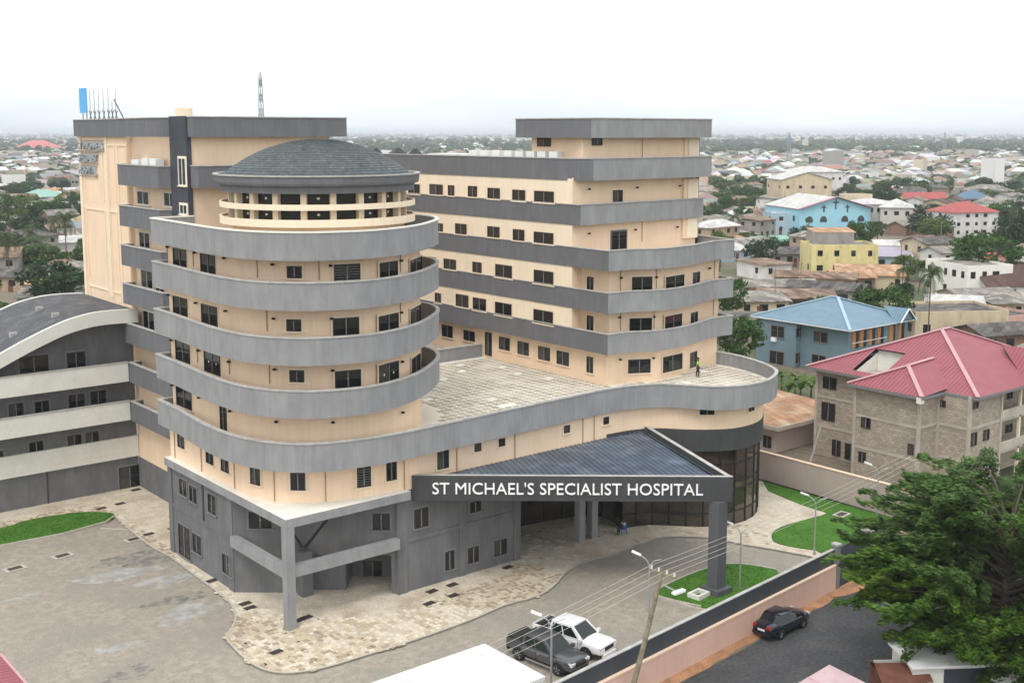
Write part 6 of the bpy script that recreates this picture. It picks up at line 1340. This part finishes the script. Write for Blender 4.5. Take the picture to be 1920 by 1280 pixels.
a, b = yoff(115,398,9); house(a,b,10,8,4,FC,'gablef',1.6,WALL['white'],ROOF['dark grey'],'white gabled house with round looking windows near the sign wall')
a, b = yoff(100,352,12); house(a,b,13,10,5.2,FC,'hip',2.4,WALL['pink'],ROOF['red'],'red roofed house left of the grey two storey block')
a, b = yoff(70,562,8); house(a,b,7,6,3.0,FC+.1,'shed',.9,WALL['cream'],ROOF['orange'],'small house with a tan orange roof just above the annex roof')
a, b = yoff(20,548,9); house(a,b,12,7,3.0,FC,'gable',1.4,WALL['tan'],ROOF['dark grey'],'dark roofed house above the annex roof at the left edge')
a, b = yoff(62,292,40); house(a,b,58,40,11,FC,'hip',11,WALL['white'],mat('hall_red',(.50,.16,.15),.8,.05),'very large red roofed hall on the far left skyline','hall','building',win=False)
def ck(p):
    return p
# --- generated part of the town
LMK = [('blue church',*at(1545,420)),('yellow building',*at(1583,510)),('derelict white shell',*at(1832,555)),('bright red villa',*at(1818,435)),('round dark tree',*at(1738,452)),('large green tree',*at(1850,545)),('tall palm',*at(1737,668)),('white hall',*at(1530,365)),('steel blue roof',*at(1830,392)),('white lattice tower',*at(1710,372)),('broad dark tree',*at(100,585)),('pale green roof',*at(68,378)),('grey window block',*at(132,358)),('left tree row',*at(58,430)),('white flat block',*at(1905,350)),('dull red roof',*at(1738,392))]
def rel(a, b):
    n, la, lb = min(LMK, key=lambda q: math.hypot(q[1]-a, q[2]-b)); dx, dy = a-la, b-lb; r_, f_ = dx*math.cos(TH)-dy*math.sin(TH), dx*math.sin(TH)+dy*math.cos(TH); D = math.hypot(dx,dy)
    far = 'just ' if D < 30 else ('' if D < 90 else 'far ')
    if abs(f_) > abs(r_)*1.3: return far+('behind' if f_ > 0 else 'before')+' the '+n
    return far+('right' if r_ > 0 else 'left')+' of the '+n
LAB = []
def relabel():
    by = {}
    for o, l in LAB: by.setdefault(l, []).append(o)
    ords = ['nearest','second nearest','third nearest','fourth nearest','fifth nearest','sixth nearest','seventh nearest','eighth nearest','ninth nearest','tenth nearest']
    for l, os_ in by.items():
        if len(os_) > 1:
            for k, o in enumerate(os_): o['label'] = l+', '+(ords[k] if k < 10 else 'farthest')
rg_ = random.Random(99); cells = []
for i in range(-10, 80):
    for j in range(-10, 80):
        a, b = 60+i*11.3+rg_.uniform(-2,2), -60+j*11.3+rg_.uniform(-2,2); dx, dy = a-CAM[0], b-CAM[1]; f_ = dx*math.sin(TH)+dy*math.cos(TH)
        if f_ < 150: continue
        D = math.hypot(dx,dy); px, py = pxof(a, b, 2)
        if D > 640 or not (1318 < px < 1955 or (-40 < px < 168 and py < 560)) : continue
        if any(q[0] < px < q[2] and q[1] < py < q[3] for q in ((1435,428,1740,456),(1765,436,1895,466),(1520,508,1650,528),(1762,552,1895,580),(1330,500,1410,720))): continue
        if math.hypot(a-70,b+4) < 24 or math.hypot(a-104,b-32) < 17: continue
        cells.append((D, a, b, px, py))
for i in range(-70, 40):
    for j in range(0, 75):
        a, b = i*12.5+rg_.uniform(-2.5,2.5), 60+j*12.5+rg_.uniform(-2.5,2.5); dx, dy = a-CAM[0], b-CAM[1]; D = math.hypot(dx,dy); px, py = pxof(a, b, 2)
        if a < 60 and D < 640 and -40 < px < 168 and 150 < D and py < 575: cells.append((D, a, b, px, py))
OCC0 = list(OCC); cells.sort(); nh = 0; used = {}; WN_ = list(WALL); RN = list(ROOF); rot_of = lambda a, b: [0,.12,-.5,.35,-.25][int((a//60+b//70)) % 5]
for D, a, b, px, py in cells:
    if any(math.hypot(a-q[0], b-q[1]) < q[2]+3.8 for q in OCC0): continue
    u = rg_.random()
    if u < .38:
        kd = rg_.choice('dmmdyp'); hh = rg_.uniform(5,9.5); nmk = {'d':'dark green tree','m':'mid green tree','y':'yellow green tree','p':'palm'}[kd]; lb = f"{'tall ' if hh > 7.5 else 'low '}{nmk} {rel(a,b)}"
        LAB.append((tree_at(a, b, hh, hh*rg_.uniform(1.0,1.5), kd, lb, 'trees among the town houses'), lb)); continue
    if nh > 285: continue
    nh += 1; w, d = rg_.uniform(7,14.5), rg_.uniform(6,9.5); fl = 2 if rg_.random() < .16 else 1; h = 3.0*fl+rg_.uniform(-.3,.4)
    kd = rg_.choices(['gable','hip','shed','flat'],[.42,.3,.2,.08])[0]; rf = rg_.choices(['rusty','grey','dark grey','pale zinc','orange','red','green','brown','blue'],[.24,.36,.15,.13,.045,.025,.02,.02,.01])[0]; rf = rf if D > 270 or rf in ('rusty','grey','dark grey') else 'grey'; wl = rg_.choices(WN_,[.25,.30,.15,.05,.04,.12,.04,.05])[0]
    sz = 'two storey' if fl == 2 else ('long' if w > 11.5 else ('small' if w < 8.6 else 'one storey')); kn = {'gable':'gabled','hip':'hipped','shed':'lean-to','flat':'flat'}[kd]
    lb = f"{sz} {wl.split()[0] if wl != 'pale blue' else wl} house, {rf} {kn} roof, {rel(a,b)}"
    LAB.append((None, lb)); LAB[-1] = (house(a, b, w, d, h, rot_of(a,b)+rg_.uniform(-.08,.08), kd, {'gable':1.5,'hip':1.9,'shed':.8,'flat':0}[kd]*rg_.uniform(.8,1.25), WALL[wl], ROOF[rf], lb, group='small houses of the crowded town', floors=fl, dens=3.4, win=D < 480 or rg_.random() < .5), lb)
relabel()
# water tanks, poles between houses
tk = MB(); tk.lathe([(.01,0),(.75,0),(.78,.5),(.75,1.2),(.35,1.5),(.01,1.5)],0,0,M['black'],14); tk = tk.mesh('water_tank')
for px, py, z, lb in ((1580,553,7.5,'black water tank just behind the light blue roof ridge'),(1520,562,3.2,'black water tank left of the light blue roof ridge'),(1758,462,5,'black water tank in front of the round dark tree'),(1812,645,2,'black water tank below the cream flat roofed house')):
    a, b = at(px, py, z); o = empty('water_tank', (a,b,0), 0, lb, 'water tank'); q = link('tank', tk, o, (0,0,z-1)); s_ = MB(); s_.box(-.6,.6,-.6,.6,0,z-1.002,M['conc']); s_.build('stand', o)
pl = MB(); pl.tube([(0,0,0),(0,0,8)],[.12,.08],M['wood'],6); plm = pl.mesh('pole'); ca_ = MB(); ca_.bar((-.8,0,7.6),(.8,0,7.6),.1,M['wood']); cam_ = ca_.mesh('crossarm')
for px, py, lb in ((1500,570,'thin power pole above the white flat topped house'),(1763,470,'power pole beside the black tank in front of the round dark tree'),(1577,500,'power pole in front of the grey roof room'),(1452,585,'power pole near the cream house with brown doors'),(1688,520,'power pole right of the lilac grey roof'),(1905,440,'white topped pole at the right edge in the trees')):
    a, b = at(px,py); o = empty('power_pole',(a,b,0),.3,lb,'power pole','power poles in the town'); link('pole',plm,o); link('crossarm',cam_,o)
# ================================================================= far city, reads as one mass
def acolor(name, rough=.9):
    m_ = bpy.data.materials.new(name); m_.use_nodes = True; N = m_.node_tree.nodes; at_ = N.new('ShaderNodeAttribute'); at_.attribute_name = 'paint'; m_.node_tree.links.new(at_.outputs['Color'], N['Principled BSDF'].inputs['Base Color']); N['Principled BSDF'].inputs['Roughness'].default_value = rough; return m_
def colmesh(name, V_, F_, C_, m_):
    me = bpy.data.meshes.new(name); me.from_pydata(V_, [], F_); me.materials.append(m_); ca = me.color_attributes.new('paint', 'FLOAT_COLOR', 'CORNER'); buf = []
    for f, c in zip(F_, C_): buf += [c[0], c[1], c[2], 1.0]*len(f)
    ca.data.foreach_set('color', buf); me.update(); return link(name, me)
r = random.Random(55); V_, F_, C_ = [], [], []
wc = [(.58,.53,.44),(.75,.73,.70),(.70,.69,.67),(.44,.39,.33),(.54,.42,.35),(.34,.32,.30),(.60,.54,.40),(.44,.50,.52)]; rc = [(.22,.175,.14),(.22,.21,.19),(.26,.24,.21),(.20,.17,.14),(.58,.58,.57),(.66,.66,.66),(.34,.35,.35),(.13,.12,.11),(.17,.15,.13),(.28,.12,.10),(.30,.22,.15),(.52,.52,.51),(.21,.27,.25)]
def farpt(r):
    while True:
        py = HY+4.2+ (r.random()**1.5)*120; px = r.uniform(-60,1980); D = F*H/(py-HY)/1.0
        if D > 15000 or D < 645: continue
        u = (px-960)/F; a = CAM[0]+D*(u*math.cos(TH)+math.sin(TH)); b = CAM[1]+D*(-u*math.sin(TH)+math.cos(TH))
        if 170 < px < 1310 and D < 1500: continue
        return a+r.gauss(0,12), b+r.gauss(0,12), D, px
def sidept(r):           # the town goes on beside and behind what the photograph shows
    while True:
        px = r.choice([r.uniform(-900,-60), r.uniform(1975,2900), r.uniform(150,1330)]); D = r.uniform(250,1600)
        u = (px-960)/F; a = CAM[0]+D*(u*math.cos(TH)+math.sin(TH)); b = CAM[1]+D*(-u*math.sin(TH)+math.cos(TH))
        if 150 <= px <= 1330 and D < 330: continue
        return a, b, D, px
for k in range(15500):
    a, b, D, px = farpt(r) if k < 12500 else sidept(r); g = max(1, D/1800)**.45; w, d, h = r.uniform(6,14)*g, r.uniform(5.5,10)*g, r.choice([3,3,3.4,6,6.5,9])*min(g,1.8)*r.uniform(.9,1.2)
    if r.random() < .004: h *= 2.2
    t = r.choice([0,.3,-.4,1.2])+r.gauss(0,.1); c, s = math.cos(t), math.sin(t); rise = r.uniform(.8,2.4)*g; n = len(V_)
    P = [(-w/2,-d/2),(w/2,-d/2),(w/2,d/2),(-w/2,d/2)]; V_ += [(a+x*c-y*s, b+x*s+y*c, 0) for x,y in P]+[(a+x*c-y*s, b+x*s+y*c, h) for x,y in P]; x0 = w/2-d/2 if r.random() < .5 else w/2
    V_ += [(a-x0*c, b-x0*s, h+rise), (a+x0*c, b+x0*s, h+rise)]
    F_ += [(n,n+1,n+5,n+4),(n+1,n+2,n+6,n+5),(n+2,n+3,n+7,n+6),(n+3,n,n+4,n+7)]; C_ += [r.choice(wc)]*4; q = r.choice(rc); q = tuple(x*r.uniform(.85,1.15) for x in q)
    F_ += [(n+4,n+5,n+9,n+8),(n+6,n+7,n+8,n+9),(n+7,n+4,n+8),(n+5,n+6,n+9)]; C_ += [q]*4
tag(colmesh('distant_town', V_, F_, C_, acolor('distant_town_paint')), kind='stuff')
V_, F_, C_ = [], [], []; ph = (1+5**.5)/2; IV = [Vector(v).normalized() for v in ((-1,ph,0),(1,ph,0),(-1,-ph,0),(1,-ph,0),(0,-1,ph),(0,1,ph),(0,-1,-ph),(0,1,-ph),(ph,0,-1),(ph,0,1),(-ph,0,-1),(-ph,0,1))]
IF = [(0,11,5),(0,5,1),(0,1,7),(0,7,10),(0,10,11),(1,5,9),(5,11,4),(11,10,2),(10,7,6),(7,1,8),(3,9,4),(3,4,2),(3,2,6),(3,6,8),(3,8,9),(4,9,5),(2,4,11),(6,2,10),(8,6,7),(9,8,1)]
def blobtree(a, b, hh, ww, r, col, nb):
    for _ in range(nb):
        v = rv(r); cx, cy, cz = a+v.x*ww*.36, b+v.y*ww*.36, hh*.62+v.z*hh*.22; s = ww*r.uniform(.16,.27); n = len(V_)
        V_.extend([(cx+q.x*s*r.uniform(.7,1.3), cy+q.y*s*r.uniform(.7,1.3), cz+q.z*s*.8*r.uniform(.7,1.3)) for q in IV]); F_.extend([(x+n,y+n,z+n) for x,y,z in IF]); k = r.uniform(.75,1.3); C_.extend([(col[0]*k,col[1]*k,col[2]*k)]*20)
for k in range(11500):
    a, b, D, px = farpt(r) if k < 10500 else sidept(r)
    if k < 10500 and px > 1310 and r.random() < .28: belt = 1; D_ = r.choice([r.gauss(1750,160),r.gauss(2600,260),r.uniform(700,2600)]); u = (px-960)/F; a = CAM[0]+D_*(u*math.cos(TH)+math.sin(TH)); b = CAM[1]+D_*(-u*math.sin(TH)+math.cos(TH)); D = D_
    if k < 10500 and D < 600: continue
    g = max(1, D/1600)**.6; hh = r.uniform(6,11)*g*(1.35 if 1500 < D < 3300 else 1); blobtree(a, b, hh, hh*r.uniform(.9,1.6), r, r.choice([(.022,.042,.018),(.03,.055,.02),(.018,.035,.016),(.045,.07,.025)]), 7 if D < 1200 else 4)
tag(colmesh('distant_trees', V_, F_, C_, acolor('distant_tree_green')), kind='stuff')
# ================================================================= haze
hz = MB(); hz.box(-14000,19000,-14000,19000,-1.03,60,M['black']); ho = hz.build('haze'); ho.data.materials.clear()
hm = bpy.data.materials.new('haze'); hm.use_nodes = True; hn = hm.node_tree; hn.nodes.clear(); ov = hn.nodes.new('ShaderNodeOutputMaterial'); pv = hn.nodes.new('ShaderNodeVolumePrincipled'); pv.inputs['Color'].default_value = (.88,.94,1,1); pv.inputs['Density'].default_value = .00016; pv.inputs['Anisotropy'].default_value = 0
hn.links.new(pv.outputs[0], ov.inputs['Volume']); ho.data.materials.append(hm); tag(ho, kind='stuff')
bpy.context.view_layer.update()
